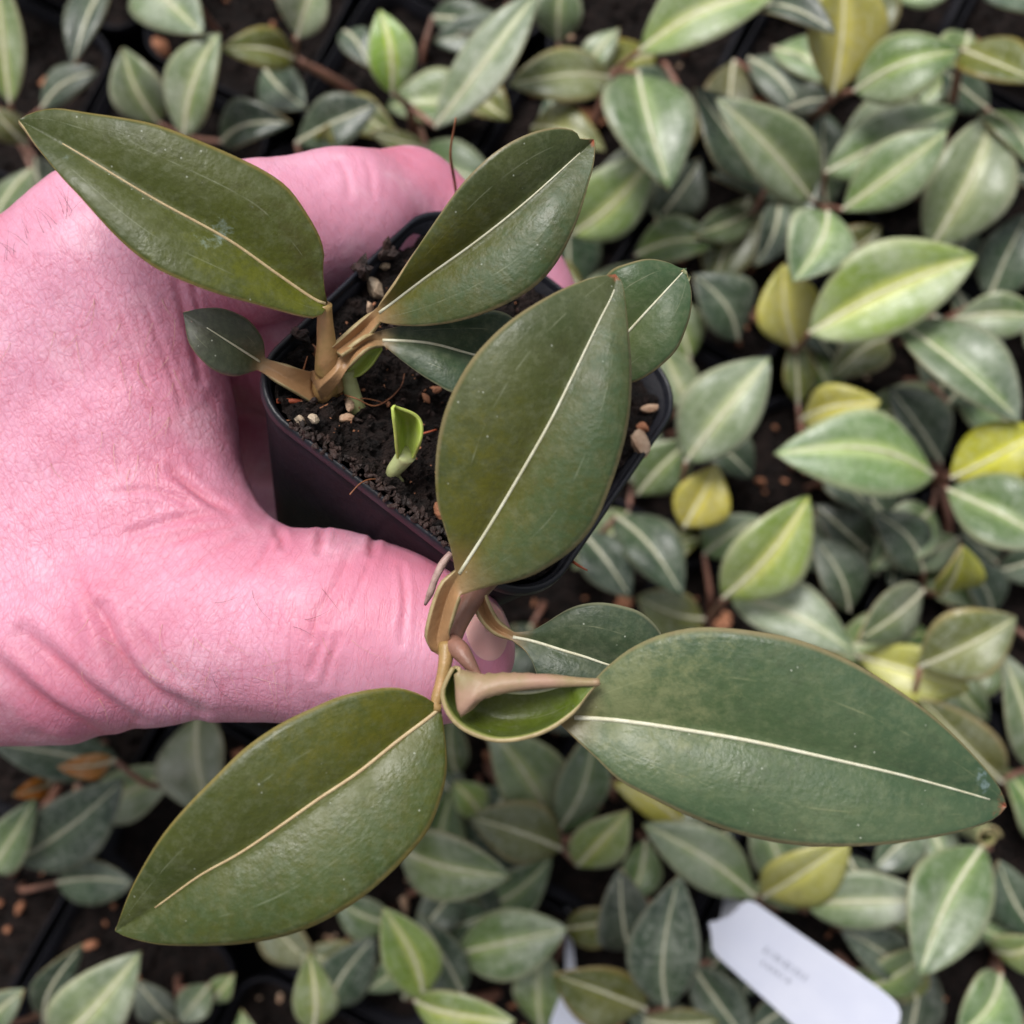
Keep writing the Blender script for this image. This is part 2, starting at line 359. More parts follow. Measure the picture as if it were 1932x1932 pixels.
def pot_rim(k=8):
    return loft([ring(PH + a, PR + b, z, k) for a, b, z in ((-0.0001, 0, -0.0022), (0.00015, 0.0001, -0.0018), (0.00015, 0.0001, -0.0003), (-0.0001, 0, 0.0), (-0.0004, -0.0003, 0.0), (-0.00065, -0.0005, -0.0003), (-0.00095, -0.0007, -0.0022))])
def soil_sheet(n, depth, amp, seed, heap=None):
    V, UVn = [], []
    hi = prof(-depth) - 0.0011; r = PR * 0.9
    g1 = np.linspace(-1, 1, n)
    X, Y = np.meshgrid(g1, g1, indexing='ij')
    X = X.ravel() * hi; Y = Y.ravel() * hi
    # pull the corners in onto the rounded outline
    ax, ay = np.abs(X) - (hi - r), np.abs(Y) - (hi - r)
    over = (ax > 0) & (ay > 0)
    mx = np.maximum(ax, ay); L = np.hypot(ax, ay) + 1e-12
    X = np.where(over, np.sign(X) * ((hi - r) + ax * mx / L), X); Y = np.where(over, np.sign(Y) * ((hi - r) + ay * mx / L), Y)
    P = np.stack([X, Y, np.full_like(X, seed * 7.1)], 1)
    zz = -depth + amp * (vnoise(P * np.array([350, 350, 1])) + 0.7 * vnoise(P * np.array([900, 900, 1]) + 5) + 0.45 * vnoise(P * np.array([2100, 2100, 1]) + 9))
    if heap is not None: zz = zz + heap(X, Y)
    V = np.stack([X, Y, zz], 1)
    Fc = [(i * n + j, (i + 1) * n + j, (i + 1) * n + j + 1, i * n + j + 1) for i in range(n - 1) for j in range(n - 1)]
    return V, Fc, zz.reshape(n, n), hi
ICO_V = []; ICO_F = []
def ico():
    t = (1 + 5 ** 0.5) / 2
    v = np.array([(-1, t, 0), (1, t, 0), (-1, -t, 0), (1, -t, 0), (0, -1, t), (0, 1, t), (0, -1, -t), (0, 1, -t), (t, 0, -1), (t, 0, 1), (-t, 0, -1), (-t, 0, 1)], float)
    v /= np.linalg.norm(v[0])
    f = [(0, 11, 5), (0, 5, 1), (0, 1, 7), (0, 7, 10), (0, 10, 11), (1, 5, 9), (5, 11, 4), (11, 10, 2), (10, 7, 6), (7, 1, 8), (3, 9, 4), (3, 4, 2), (3, 2, 6), (3, 6, 8), (3, 8, 9), (4, 9, 5), (2, 4, 11), (6, 2, 10), (8, 6, 7), (9, 8, 1)]
    return v, f
IV, IF = ico()
def chunk(c, s, rng, stretch=0.5):
    q = rng.normal(size=4); q /= np.linalg.norm(q)
    Rm = np.array(Matrix(((1, 0, 0), (0, 1, 0), (0, 0, 1))).to_4x4().to_3x3())
    from mathutils import Quaternion
    Rm = np.array(Quaternion(q).to_matrix())
    v = IV * (1 + rng.uniform(-0.3, 0.3, size=(12, 1))) * (s * np.array([1 + rng.uniform(0, stretch) * 2, 1, rng.uniform(0.5, 0.9)]))
    return [tuple(p) for p in (v @ Rm.T + np.array(c))], IF

# background pot data, shared by every copy
wallV, wallF = pot_wall(5); rimV, rimF = pot_rim(5)
def me_of(name, V, Fc, mat, sm=True):
    me = bpy.data.meshes.new(name); me.from_pydata([tuple(v) for v in V], [], [tuple(f) for f in Fc])
    if sm: me.polygons.foreach_set('use_smooth', [True] * len(me.polygons))
    for m_ in (mat if isinstance(mat, list) else [mat]): me.materials.append(m_)
    return me
ME_WALL = me_of('pot_wall', wallV, wallF, M['pot']); ME_RIM = me_of('pot_rim', rimV, rimF, M['pot'])
ME_SOIL, ME_GRIT = [], []
for k in range(3):
    rr = np.random.default_rng(20 + k)
    V, Fc, zz, hi = soil_sheet(30, 0.006, 0.0016, k + 1)
    gs = [([tuple(p) for p in V], Fc)]
    for i in range(90):
        x, y = rr.uniform(-hi * 0.92, hi * 0.92, 2)
        gs.append(chunk((x, y, -0.0052), rr.uniform(0.0004, 0.0013), rr))
    v, f = join(gs); ME_SOIL.append(me_of('soil', v, f, M['soil'], False))
    gs = []
    for i in range(11):
        x, y = rr.uniform(-hi * 0.9, hi * 0.9, 2)
        gs.append(chunk((x, y, -0.0040), rr.choice([0.0006, 0.0009, 0.0015, 0.0028]), rr))
    v, f = join(gs); ME_GRIT.append(me_of('grit', v, f, M['brick'] if k != 1 else M['stone'], False))

POT_TOP = 0.049
LAT = math.radians(-28); PITCH = 0.0545
lx = np.array([math.cos(LAT), math.sin(LAT)]); ly = np.array([-math.sin(LAT), math.cos(LAT)])
o1 = Z(1040, 1700, POT_TOP)[:2]; o2 = Z(210, 135, POT_TOP)[:2]
off = np.array([o2 @ lx, o1 @ ly])              # grid lines run through these two seams
half = Z(1932, 966, POT_TOP)[0]
POTS = []
cgrid = Z(966, 966, POT_TOP)[:2]
for i in range(-9, 10):
    for j in range(-9, 10):
        a = off[0] + (i + 0.5) * PITCH; b = off[1] + (j + 0.5) * PITCH
        c = lx * a + ly * b
        if abs(c[0] - cgrid[0]) < half + 0.09 and abs(c[1] - cgrid[1]) < half + 0.09:
            POTS.append(c)
POTS = np.array(POTS)
for i, c in enumerate(POTS):
    e = empty('flower_pot', (c[0], c[1], 0.0))
    e.rotation_euler.z = LAT + random.uniform(-0.05, 0.05)
    tag(e, 'square black plastic pot of dark soil standing among the crowded pots below the hand', 'pot', 'square black pots crowded on the bench')
    for nm, me in (('wall', ME_WALL), ('rim', ME_RIM), ('soil', ME_SOIL[i % 3])):
        o = bpy.data.objects.new(nm, me); COL.objects.link(o); o.parent = e; o.location.z = POT_TOP
        if nm == 'soil':
            q = bpy.data.objects.new('grit', ME_GRIT[(i * 2 + i // 5) % 3]); COL.objects.link(q); q.parent = o; q['kind'] = 'stuff'
            q.rotation_euler.z = (i % 4) * math.pi / 2

# ---------------------------------------------------------------- leaves
def add_solid(o, th):
    m = o.modifiers.new('thickness', 'SOLIDIFY'); m.thickness = th; m.offset = -1
    m.material_offset = 1; m.material_offset_rim = 2
    return o
def grid_faces(nv, nu):
    return [(i * nu + j, i * nu + j + 1, (i + 1) * nu + j + 1, (i + 1) * nu + j) for i in range(nv - 1) for j in range(nu - 1)]
def orient(V, Fc, ref):
    """flip so that the faces look along ref"""
    V = np.asarray(V); f = np.array(Fc)
    n = np.cross(V[f[:, 1]] - V[f[:, 0]], V[f[:, 2]] - V[f[:, 0]]).sum(0)
    return Fc if n @ ref > 0 else [q[::-1] for q in Fc]

def held_leaf(root, mat, mid, left, right, dmid, fold=(0.0, 0.0), bulge=0.12, pet=None, under='under_g', rib=(0.0, 0.97), ribr=(0.024, 0.009), ribm='rib', nv=44, nu=21, th=0.00055, wave=0.05, label=None, tipcol=None):
    """A blade traced by its midrib and two margins. Margins and midrib are pixel polylines base to tip;
    dmid = depths (cm) along the midrib; fold = how much nearer (cm) each margin lies; pet = rows (L, M, R, depth, foldcm)."""
    m = smooth(mid, nv); l = smooth(left, nv); r = smooth(right, nv)
    v = np.linspace(0, 1, nv)
    dm = smooth(np.c_[np.linspace(0, 1, len(dmid)), dmid], 60); dm = np.interp(v, dm[:, 0], dm[:, 1])
    prof_ = np.sin(np.pi * np.clip(v, 0, 1)) ** 0.6
    tl = dm - fold[0] * prof_; tr = dm - fold[1] * prof_
    rowsM, rowsL, rowsR = px2c(m[:, 0], m[:, 1], dm), px2c(l[:, 0], l[:, 1], tl), px2c(r[:, 0], r[:, 1], tr)
    petv = np.zeros(nv)
    if pet:
        n0 = 12
        pr = np.array([list(a) + list(b) + list(c) + [d, fo] for a, b, c, d, fo in pet], float)
        pr = np.vstack([pr, np.r_[l[0], m[0], r[0], dm[0], 0.0]])
        q = smooth(pr, n0 + 1)[:-1]
        pl = px2c(q[:, 0], q[:, 1], q[:, 6] - q[:, 7]); pm = px2c(q[:, 2], q[:, 3], q[:, 6]); prr = px2c(q[:, 4], q[:, 5], q[:, 6] - q[:, 7])
        rowsM = np.vstack([pm, rowsM]); rowsL = np.vstack([pl, rowsL]); rowsR = np.vstack([prr, rowsR])
        petv = np.r_[np.ones(n0 - 1), 0.8, np.interp(v, [0, 0.04, 0.11], [0.6, 0.3, 0])]
        v = np.r_[np.zeros(n0), v]; prof_ = np.r_[np.zeros(n0), prof_]
    N = len(rowsM); us = np.linspace(-1, 1, nu)
    V = []; UV = []; PT = []
    sd_ = RNG.uniform(0, 50)
    for i in range(N):
        for u in us:
            a = abs(u); e = rowsL[i] if u < 0 else rowsR[i]
            p = rowsM[i] * (1 - a) + e * a
            ww = np.linalg.norm(e - rowsM[i])
            b = bulge * (4 * a * (1 - a)) * prof_[i] * min(1.0, ww / 0.8)
            wv = wave * math.sin(sd_ + v[i] * 9 + u * 1.3) * a * a * prof_[i]
            V.append(p + np.array([0, 0, -b + wv])); UV.append(((u + 1) / 2, v[i])); PT.append(petv[i])
    V = c2w(np.array(V))
    Fc = orient(V, grid_faces(N, nu), toward_cam(V.mean(0)))
    o = mesh_obj('leaf', V, Fc, [M[mat], M[under], M['rim']], None, True, UV, {'petiole': PT})
    add_solid(o, th); at_origin(o, root)
    if label: o['label'] = label
    if rib:
        k0 = N - nv
        R_ = V.reshape(N, nu, 3)[:, nu // 2][k0:]
        i0, i1 = int(rib[0] * (nv - 1)), int(rib[1] * (nv - 1))
        path = smooth(R_[i0:i1 + 1], 40)
        path = path + toward_cam(path) * 0.00004
        vv, ff = tube_geo(path, [ribr[0] / 100, ribr[0] * 0.8 / 100, ribr[1] / 100], 8)
        rb = mesh_obj('midrib', vv, ff, M[ribm]); at_origin(rb, root)
        rb.parent = o; rb.matrix_parent_inverse = Matrix.Identity(4)
    return o

# ------------------------------------------------ held pot frame
pc = np.array([-.364, 1.794, 16.453]); pn = np.array([-.408, -.506, 1.0]); pn /= np.linalg.norm(pn)
pe1 = np.array([math.cos(-.647), math.sin(-.647), 0]); pe1 -= pn * (pe1 @ pn); pe1 /= np.linalg.norm(pe1)
pc = pc - 0.11 * pe1 + 0.04 * np.cross(pn, pe1)
def dirw(v): return (np.asarray(v) * np.array([1, 1, -1])) @ ROT.T
PX = dirw(pe1); PZ = -dirw(pn); PY = np.cross(PZ, PX); PO = c2w(pc)
PM = Matrix(((PX[0], PY[0], PZ[0], PO[0]), (PX[1], PY[1], PZ[1], PO[1]), (PX[2], PY[2], PZ[2], PO[2]), (0, 0, 0, 1)))
def to_pot(p): return np.stack([(p - PO) @ PX, (p - PO) @ PY, (p - PO) @ PZ], -1)
def from_pot(q): q = np.asarray(q); return PO + q[..., 0:1] * PX + q[..., 1:2] * PY + q[..., 2:3] * PZ
def on_soil(x, y, h=0.0):
    """point of the pixel ray at the height h (m) above the soil plane of the held pot"""
    r = ray(x, y); pl = PO + PZ * (-0.0030 + h)
    return CAM + r * (((pl - CAM) @ PZ) / (r @ PZ))
def depth_of(p): return -((p - CAM) @ ROT)[..., 2] * 100

pot = bpy.data.objects.new('flower_pot', None); COL.objects.link(pot); pot.empty_display_size = 0.01
pot.matrix_world = PM
tag(pot, 'small square black plastic pot gripped in the hand and filled with dark soil', 'pot')
v, f = pot_wall(10); mesh_obj('wall', v, f, M['pot'], pot)
v, f = pot_rim(10); mesh_obj('rim', v, f, M['pot_rim'], pot)
rr = np.random.default_rng(77)
heap = lambda X, Y: 0.0021 * (1 / (1 + np.exp((Y + 0.015) * 500)))
V, Fc, zz, hi = soil_sheet(110, 0.0030, 0.0012, 9, heap)
gs = [([tuple(p) for p in V], Fc)]
def soil_z(x, y):
    i = int(round((x / hi + 1) / 2 * 109)); j = int(round((y / hi + 1) / 2 * 109))
    return zz[min(max(i, 0), 109), min(max(j, 0), 109)]
for i in range(2600):
    x, y = rr.uniform(-hi * 0.96, hi * 0.96, 2)
    if abs(x) > hi - 0.006 and abs(y) > hi - 0.006: continue
    s = rr.choice([0.00014, 0.00022, 0.00036, 0.0007], p=[.4, .38, .18, .04])
    gs.append(chunk((x, y, soil_z(x, y) + s * 0.3), s, rr))
v, f = join(gs)
soil = mesh_obj('soil', v, f, M['soil'], pot, False)
gs = []
for i in range(320):
    x, y = rr.uniform(-hi * 0.93, hi * 0.93, 2)
    if abs(x) > hi - 0.006 and abs(y) > hi - 0.006: continue
    gs.append(chunk((x, y, soil_z(x, y) + 0.0002), rr.choice([0.00014, 0.00022, 0.0004, 0.0007], p=[.4, .35, .2, .05]), rr, 0.9))
# crumbs lying on the rim
for t_ in np.linspace(-0.95, 0.98, 240):
    if rr.random() < 0.75: gs.append(chunk((t_ * 0.0175, -PH + 0.0009 + rr.uniform(-0.0009, 0.0012), 0.0002 + rr.uniform(-0.0004, 0.0003)), rr.uniform(0.00015, 0.0006), rr))
for x, y, s in ((-PH + 0.001, 0.0035, 0.0017), (-PH + 0.0015, 0.009, 0.0012), (-PH + 0.001, -0.013, 0.0009), (0.0195, -0.0205, 0.0016), (0.0215, -0.017, 0.0013), (0.0175, -0.0225, 0.0014), (0.0225, 0.004, 0.0012)):
    for k in range(5): gs.append(chunk((x + rr.uniform(-.001, .001), y + rr.uniform(-.001, .001), 0.0002), s * rr.uniform(.4, .9), rr, 0.8))
v, f = join(gs)
gq_ = []
for i in range(260):
    x, y = rr.uniform(-hi * 0.93, hi * 0.93, 2)
    if abs(x) > hi - 0.006 and abs(y) > hi - 0.006: continue
    gq_.append(chunk((x, y, soil_z(x, y) + 0.0002), rr.choice([0.0001, 0.00018, 0.0003], p=[.5, .4, .1]), rr, 0.6))
v2_, f2_ = join(gq_); gr_ = mesh_obj('grit', v2_, f2_, M['brick'], soil, False); gr_['kind'] = 'stuff'
bk = mesh_obj('bark_bits', v, f, M['bark'], soil, False); bk['kind'] = 'stuff'
for x, y, s, mt in ((705, 545, 0.0021, 'stone_w'), (722, 505, 0.0011, 'stone_w'), (1203, 842, 0.0021, 'stone'), (561, 812, 0.0011, 'stone_w'), (582, 820, 0.0010, 'stone_w'), (580, 851, 0.0008, 'brick'),
                    (817, 738, 0.0009, 'brick'), (801, 756, 0.0008, 'brick'), (651, 778, 0.0010, 'stone'), (646, 803, 0.0008, 'stone'), (822, 975, 0.0013, 'brick'), (1222, 775, 0.0012, 'stone'), (1212, 805, 0.0014, 'brick'),
                    (762, 774, 0.0006, 'brick'), (556, 642, 0.0009, 'stone'), (590, 672, 0.0012, 'brick'), (695, 590, 0.0010, 'stone'), (812, 1160, 0.0006, 'brick'), (1073, 1048, 0.0007, 'stone_w'), (740, 640, 0.001, 'brick')):
    q = to_pot(on_soil(x, y))
    if abs(q[0]) > PH * 0.98 or abs(q[1]) > PH * 0.98: continue
    v, f = chunk((0, 0, 0), 1.0, rr)
    mb = bpy.data.meshes.new('p'); mb.from_pydata(v, [], f)
    v = np.array(v); mp_ = {}; nf = []; vl = list(map(np.array, v))
    def md_(a, b):
        k_ = (min(a, b), max(a, b))
        if k_ not in mp_: vl.append((vl[a] + vl[b]) * 0.5 * rr.uniform(1.0, 1.18)); mp_[k_] = len(vl) - 1
        return mp_[k_]
    for a, b, c_ in f:
        x1, x2, x3 = md_(a, b), md_(b, c_), md_(c_, a); nf += [(a, x1, x3), (b, x2, x1), (c_, x3, x2), (x1, x2, x3)]
    bpy.data.meshes.remove(mb)
    v = np.array(vl) * s * 0.85 + np.array((q[0], q[1], max(soil_z(q[0], q[1]), -0.004) + s * 0.4)); f = nf
    mesh_obj('pebble', v, f, M[mt], soil, False)
def soil_root(pts, r, mt='root', h=0.001):
    P = np.array([on_soil(x, y, z if z is not None else h) for x, y, z in pts])
    P = to_pot(P); v, f = tube_geo(smooth(P, 24), [r, r, r * 0.5], 6)
    return mesh_obj('root', v, f, M[mt], soil)
soil_root([(522, 796, .0012), (565, 789, .0016), (600, 772, .0025), (640, 755, .003), (690, 752, .003), (740, 765, .0015)], 0.00011)
soil_root([(640, 742, .003), (672, 752, .005), (705, 766, .003), (735, 752, .002), (757, 728, .0015), (763, 705, .001)], 0.00011)
soil_root([(670, 851, .001), (690, 870, .0014), (705, 895, .001)], 0.0003, 'root_o')
soil_root([(522, 757, .001), (560, 757, .0016), (592, 763, .001)], 0.0004, 'root_o')
soil_root([(660, 933, .006), (680, 912, .006), (702, 904, .004), (727, 908, .001)], 0.0001)
soil_root([(690, 866, .001), (720, 872, .001), (745, 872, .0006)], 0.00022, 'root_o')
soil_root([(585, 800, .001), (610, 793, .0014), (630, 792, .0006)], 0.00012, 'root_o')
soil_root([(797, 818, .001), (815, 813, .0014), (830, 808, .0006)], 0.00014, 'root_o')
soil_root([(568, 718, .0005), (572, 700, .004), (580, 672, .006)], 0.00016)
soil_root([(866, 400, .0), (858, 345, .006), (850, 290, .012), (858, 235, .017), (860, 222, .018)], 0.00026, 'root')
soil_root([(1075, 1055, .001), (1090, 1066, .003), (1108, 1076, .004)], 0.00022, 'root_o')

# ------------------------------------------------ held plant
plant = empty('leafy_plant', on_soil(612, 745))
tag(plant, 'leafy plant with broad dark leaves and pale midribs growing from the pot in the hand', 'plant')
LP = lambda *a, **k: held_leaf(plant, *a, **k)
ND = depth_of(on_soil(612, 742))       # depth of the left shoot's foot
# upper left leaf
LP('smudged', [(614, 573), (590, 563), (520, 515), (430, 452), (310, 386), (240, 345), (130, 278), (35, 226)],
   [(618, 580), (612, 590), (594, 598), (562, 594), (492, 576), (404, 552), (316, 517), (267, 488), (211, 439), (148, 369), (112, 330), (70, 277), (46, 239), (35, 226)],
   [(618, 572), (613, 548), (610, 506), (613, 488), (605, 450), (580, 404), (545, 355), (503, 323), (439, 291), (352, 256), (281, 233), (169, 214), (105, 204), (60, 212), (35, 226)],
   (14.5, 14.1, 13.8, 13.7, 13.9), (0.30, 0.10), 0.10, rib=(0.0, 0.88), ribm='rib_tan', label='large olive leaf with white smudges near its midrib')
# top leaf
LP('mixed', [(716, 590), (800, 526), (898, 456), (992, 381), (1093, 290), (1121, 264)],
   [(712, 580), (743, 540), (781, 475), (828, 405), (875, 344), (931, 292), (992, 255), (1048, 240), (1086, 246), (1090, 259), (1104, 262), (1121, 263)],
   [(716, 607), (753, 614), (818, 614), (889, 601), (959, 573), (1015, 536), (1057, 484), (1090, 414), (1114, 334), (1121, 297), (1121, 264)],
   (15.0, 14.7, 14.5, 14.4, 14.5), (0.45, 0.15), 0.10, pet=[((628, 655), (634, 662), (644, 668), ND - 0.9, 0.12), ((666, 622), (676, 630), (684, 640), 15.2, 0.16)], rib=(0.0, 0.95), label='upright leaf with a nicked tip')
# dark leaf behind
LP('dark', [(722, 642), (781, 644), (828, 651), (893, 669), (960, 685), (1012, 690)],
   [(716, 624), (781, 610), (850, 596), (905, 586), (940, 586), (970, 602), (995, 640), (1012, 690)],
   [(724, 652), (753, 676), (790, 704), (828, 728), (851, 740), (900, 752), (955, 740), (1012, 690)],
   (15.2, 15.2, 15.4, 15.7), (0.1, 0.15), 0.10, pet=[((580, 702), (598, 736), (608, 760), ND - 0.62, -0.34), ((618, 690), (628, 708), (640, 722), ND - 0.85, -0.14), ((652, 664), (657, 674), (663, 684), 15.05, 0.10), ((690, 638), (692, 645), (694, 655), 15.1, 0.15)])
# small grey leaf
LP('grey', [(490, 682), (440, 650), (390, 618), (345, 590)],
   [(500, 676), (496, 640), (468, 603), (422, 582), (380, 582), (345, 590)],
   [(487, 698), (443, 710), (404, 699), (373, 671), (355, 643), (348, 608), (345, 590)],
   (15.2, 14.8, 14.6, 14.6), (0.05, 0.05), 0.06, pet=[((592, 702), (590, 735), (600, 764), ND - 0.34, 0.02), ((545, 692), (540, 712), (530, 722), ND - 0.62, 0.10)], rib=(0, 0.72), ribr=(0.018, 0.007), label='small grey dotted leaf', nv=30, nu=15, wave=0.02)
# left shoot: stem and petiole of the large leaf
v, f = tube_geo(smooth([on_soil(618, 758, -0.002), D(614, 738, ND - 0.22), D(616, 716, ND - 0.42), D(618, 696, ND - 0.58)], 16), [0.0017, 0.0020, 0.0019, 0.0013], 14)
at_origin(mesh_obj('stem', v, f, M['stem']), plant)
v, f = tube_geo(smooth([on_soil(640, 738, -0.002), D(632, 730, ND - 0.2), D(630, 712, ND - 0.4)], 10), [0.0024, 0.0021, 0.0010], 14)
at_origin(mesh_obj('stem', v, f, M['stem_g']), plant)
v, f = tube_geo(smooth([D(618, 700, ND - 0.55), D(617, 662, ND - 0.85), D(614, 620, 14.75), D(613, 590, 14.6), D(614, 574, 14.52)], 20), [0.0018, 0.00165, 0.0013, 0.0011, 0.0009], 14)
at_origin(mesh_obj('petiole', v, f, M['stem']), plant)
# right shoot
RS = [on_soil(985, 1010, -0.002), D(955, 1055, 15.2), D(905, 1110, 14.65), D(868, 1170, 14.35), D(848, 1225, 14.2)]
v, f = tube_geo(smooth(RS, 24), [0.0020, 0.0019, 0.0016, 0.0014, 0.0011], 14)
at_origin(mesh_obj('stem', v, f, M['stem_p']), plant)
v, f = tube_geo(smooth([D(850, 1212, 14.1), D(868, 1228, 13.95), D(886, 1252, 13.85), D(905, 1278, 13.8)], 14), [0.0013, 0.0013, 0.0009, 0.0004], 12)
at_origin(mesh_obj('sheath', v, f, M['stem_p']), plant)
v, f = tube_geo(smooth([D(842, 1215, 14.05), D(840, 1250, 13.95), D(832, 1290, 13.9), D(822, 1330, 13.85), D(832, 1336, 13.85)], 18), [0.0011, 0.0009, 0.0008, 0.0008, 0.0006], 12)
at_origin(mesh_obj('stem', v, f, M['stem']), plant)
v, f = tube_geo(smooth([D(851, 1043, 14.3), D(836, 1062, 14.3), D(822, 1090, 14.3), D(812, 1118, 14.35), D(802, 1141, 14.45)], 18), [0.0004, 0.00055, 0.00045, 0.0005, 0.0002], 8)
at_origin(mesh_obj('dry_root', v, f, M['dry']), plant)
# big middle leaf
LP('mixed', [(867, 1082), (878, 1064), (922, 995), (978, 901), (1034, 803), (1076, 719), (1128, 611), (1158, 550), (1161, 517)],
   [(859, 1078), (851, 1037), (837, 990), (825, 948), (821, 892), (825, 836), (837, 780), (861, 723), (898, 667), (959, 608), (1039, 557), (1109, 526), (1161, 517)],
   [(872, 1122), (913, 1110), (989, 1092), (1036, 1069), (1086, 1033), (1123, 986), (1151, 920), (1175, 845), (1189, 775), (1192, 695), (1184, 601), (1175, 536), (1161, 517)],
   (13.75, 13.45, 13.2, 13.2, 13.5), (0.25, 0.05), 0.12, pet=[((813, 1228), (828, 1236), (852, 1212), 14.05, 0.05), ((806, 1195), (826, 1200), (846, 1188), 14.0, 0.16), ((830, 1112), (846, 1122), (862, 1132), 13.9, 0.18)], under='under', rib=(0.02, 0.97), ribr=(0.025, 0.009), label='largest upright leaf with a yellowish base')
# round leaf behind it
LP('green', [(1115, 705), (1186, 625), (1287, 515), (1292, 510)],
   [(1105, 690), (1110, 620), (1130, 545), (1151, 512), (1184, 498), (1222, 489), (1259, 494), (1292, 510)],
   [(1125, 715), (1160, 725), (1193, 722), (1222, 709), (1250, 688), (1278, 658), (1297, 615), (1305, 583), (1304, 545), (1292, 510)],
   (15.3, 15.0, 14.8, 14.9), (0.05, 0.1), 0.10, pet=[((1000, 905), (1010, 915), (1018, 925), 15.9, 0.05), ((1060, 790), (1066, 800), (1074, 808), 15.5, 0.12)], rib=(0.0, 0.97), label='round-ended green leaf behind the largest leaf')
# small leaf of the right shoot
LP('dark', [(968, 1202), (1007, 1210), (1062, 1227), (1106, 1240), (1150, 1255), (1262, 1288)],
   [(970, 1193), (1001, 1190), (1027, 1177), (1062, 1154), (1092, 1141), (1130, 1136), (1171, 1142), (1212, 1157), (1245, 1190), (1265, 1240), (1262, 1288)],
   [(966, 1208), (989, 1224), (1004, 1248), (1015, 1276), (1040, 1305), (1090, 1325), (1160, 1325), (1220, 1310), (1262, 1288)],
   (14.6, 14.5, 14.5, 14.6), (0.1, 0.1), 0.10, pet=[((912, 1112), (905, 1118), (899, 1128), 14.55, 0.0), ((919, 1140), (912, 1150), (903, 1155), 14.6, 0.12), ((940, 1176), (934, 1184), (928, 1187), 14.65, 0.10)], tipcol=None, rib=(0.0, 0.9))
# lower right leaf
LP('big', [(1050, 1350), (1076, 1353), (1166, 1359), (1286, 1376), (1416, 1398), (1566, 1431), (1716, 1466), (1866, 1508), (1898, 1522)],
   [(1048, 1346), (1068, 1325), (1096, 1305), (1121, 1283), (1150, 1254), (1194, 1221), (1253, 1195), (1320, 1183), (1400, 1187), (1500, 1205), (1600, 1245), (1690, 1298), (1770, 1358), (1840, 1427), (1885, 1485), (1899, 1521)],
   [(1048, 1356), (1061, 1370), (1092, 1400), (1127, 1432), (1166, 1470), (1226, 1504), (1316, 1548), (1416, 1582), (1516, 1597), (1616, 1596), (1716, 1586), (1816, 1567), (1876, 1545), (1899, 1522)],
   (13.75, 13.5, 13.3, 13.2, 13.3), (0.12, 0.18), 0.10, pet=[((842, 1262), (842, 1270), (842, 1278), 13.95, 0.0), ((930, 1318), (930, 1326), (930, 1334), 13.95, 0.06)], under='under', rib=(0.04, 0.965), ribr=(0.031, 0.011), label='largest leaf, dusty green and spreading sideways', nv=52)
# lower left leaf
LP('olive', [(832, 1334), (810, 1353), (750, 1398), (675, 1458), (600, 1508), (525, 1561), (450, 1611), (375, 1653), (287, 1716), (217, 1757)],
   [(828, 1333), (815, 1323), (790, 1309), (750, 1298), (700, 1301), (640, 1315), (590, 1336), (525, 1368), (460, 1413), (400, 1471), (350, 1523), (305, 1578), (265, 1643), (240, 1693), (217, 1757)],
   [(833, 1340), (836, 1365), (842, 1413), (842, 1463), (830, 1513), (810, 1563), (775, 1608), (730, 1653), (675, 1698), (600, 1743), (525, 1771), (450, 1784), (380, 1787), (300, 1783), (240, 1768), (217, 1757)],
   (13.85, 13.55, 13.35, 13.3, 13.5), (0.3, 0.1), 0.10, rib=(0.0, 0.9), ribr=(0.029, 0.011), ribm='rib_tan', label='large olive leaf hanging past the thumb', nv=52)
# rolled young leaf
low = smooth([(858, 1262), (846, 1285), (838, 1309), (846, 1339), (866, 1365), (895, 1382), (930, 1393), (966, 1393), (1004, 1385), (1036, 1372), (1065, 1353), (1092, 1330), (1112, 1304), (1131, 1287)], 40)
top = smooth([(862, 1262), (864, 1266), (872, 1270), (888, 1274), (907, 1277), (960, 1275), (1018, 1278), (1060, 1281), (1100, 1286), (1131, 1287)], 40)
bnd = smooth([(864, 1275), (866, 1300), (867, 1330), (870, 1346), (884, 1328), (910, 1313), (945, 1303), (989, 1295), (1040, 1291), (1095, 1288), (1131, 1287)], 40)
V, UV = [], []
for i in range(40):
    s = i / 39; k = math.sin(math.pi * min(1, s * 1.15 + 0.02)) ** 0.6 if s < 0.85 else max(0.02, (1 - s) / 0.15) * math.sin(math.pi * min(1, 0.85 * 1.15 + 0.02)) ** 0.6
    l_, t_, b_ = low[i], top[i], bnd[i]
    mid_ = l_ * 0.62 + t_ * 0.38
    curl = max(0.0, 1 - abs(s - 0.24) / 0.24)
    c_ = [np.r_[l_, 13.35], np.r_[l_ * 0.85 + t_ * 0.15, 13.35 + 0.32 * k], np.r_[mid_, 13.35 + 0.5 * k], np.r_[l_ * 0.15 + t_ * 0.85, 13.35 + 0.36 * k], np.r_[t_, 13.35 + 0.05 * k],
          np.r_[t_ * 0.5 + b_ * 0.5, 13.35 - 0.07 * k], np.r_[b_, 13.35 - 0.02 * k]]
    c_ += [np.r_[b_ + (np.array([14, -8]) * curl), 13.35 + 0.08 * k], np.r_[b_ + np.array([30, -26]) * curl, 13.35 + 0.1 * k]]
    q = smooth(c_, 27)
    V += [px2c(a, b, d) for a, b, d in q]; UV += [(j / 26, s) for j in range(27)]
V = c2w(np.array(V)); Fc = grid_faces(40, 27)
f0 = np.array(Fc).reshape(39, 26, 4)[:, 6:10].reshape(-1, 4)
nn = np.cross(V[f0[:, 1]] - V[f0[:, 0]], V[f0[:, 2]] - V[f0[:, 0]]).sum(0)
if nn @ toward_cam(V.mean(0)) < 0: Fc = [q[::-1] for q in Fc]
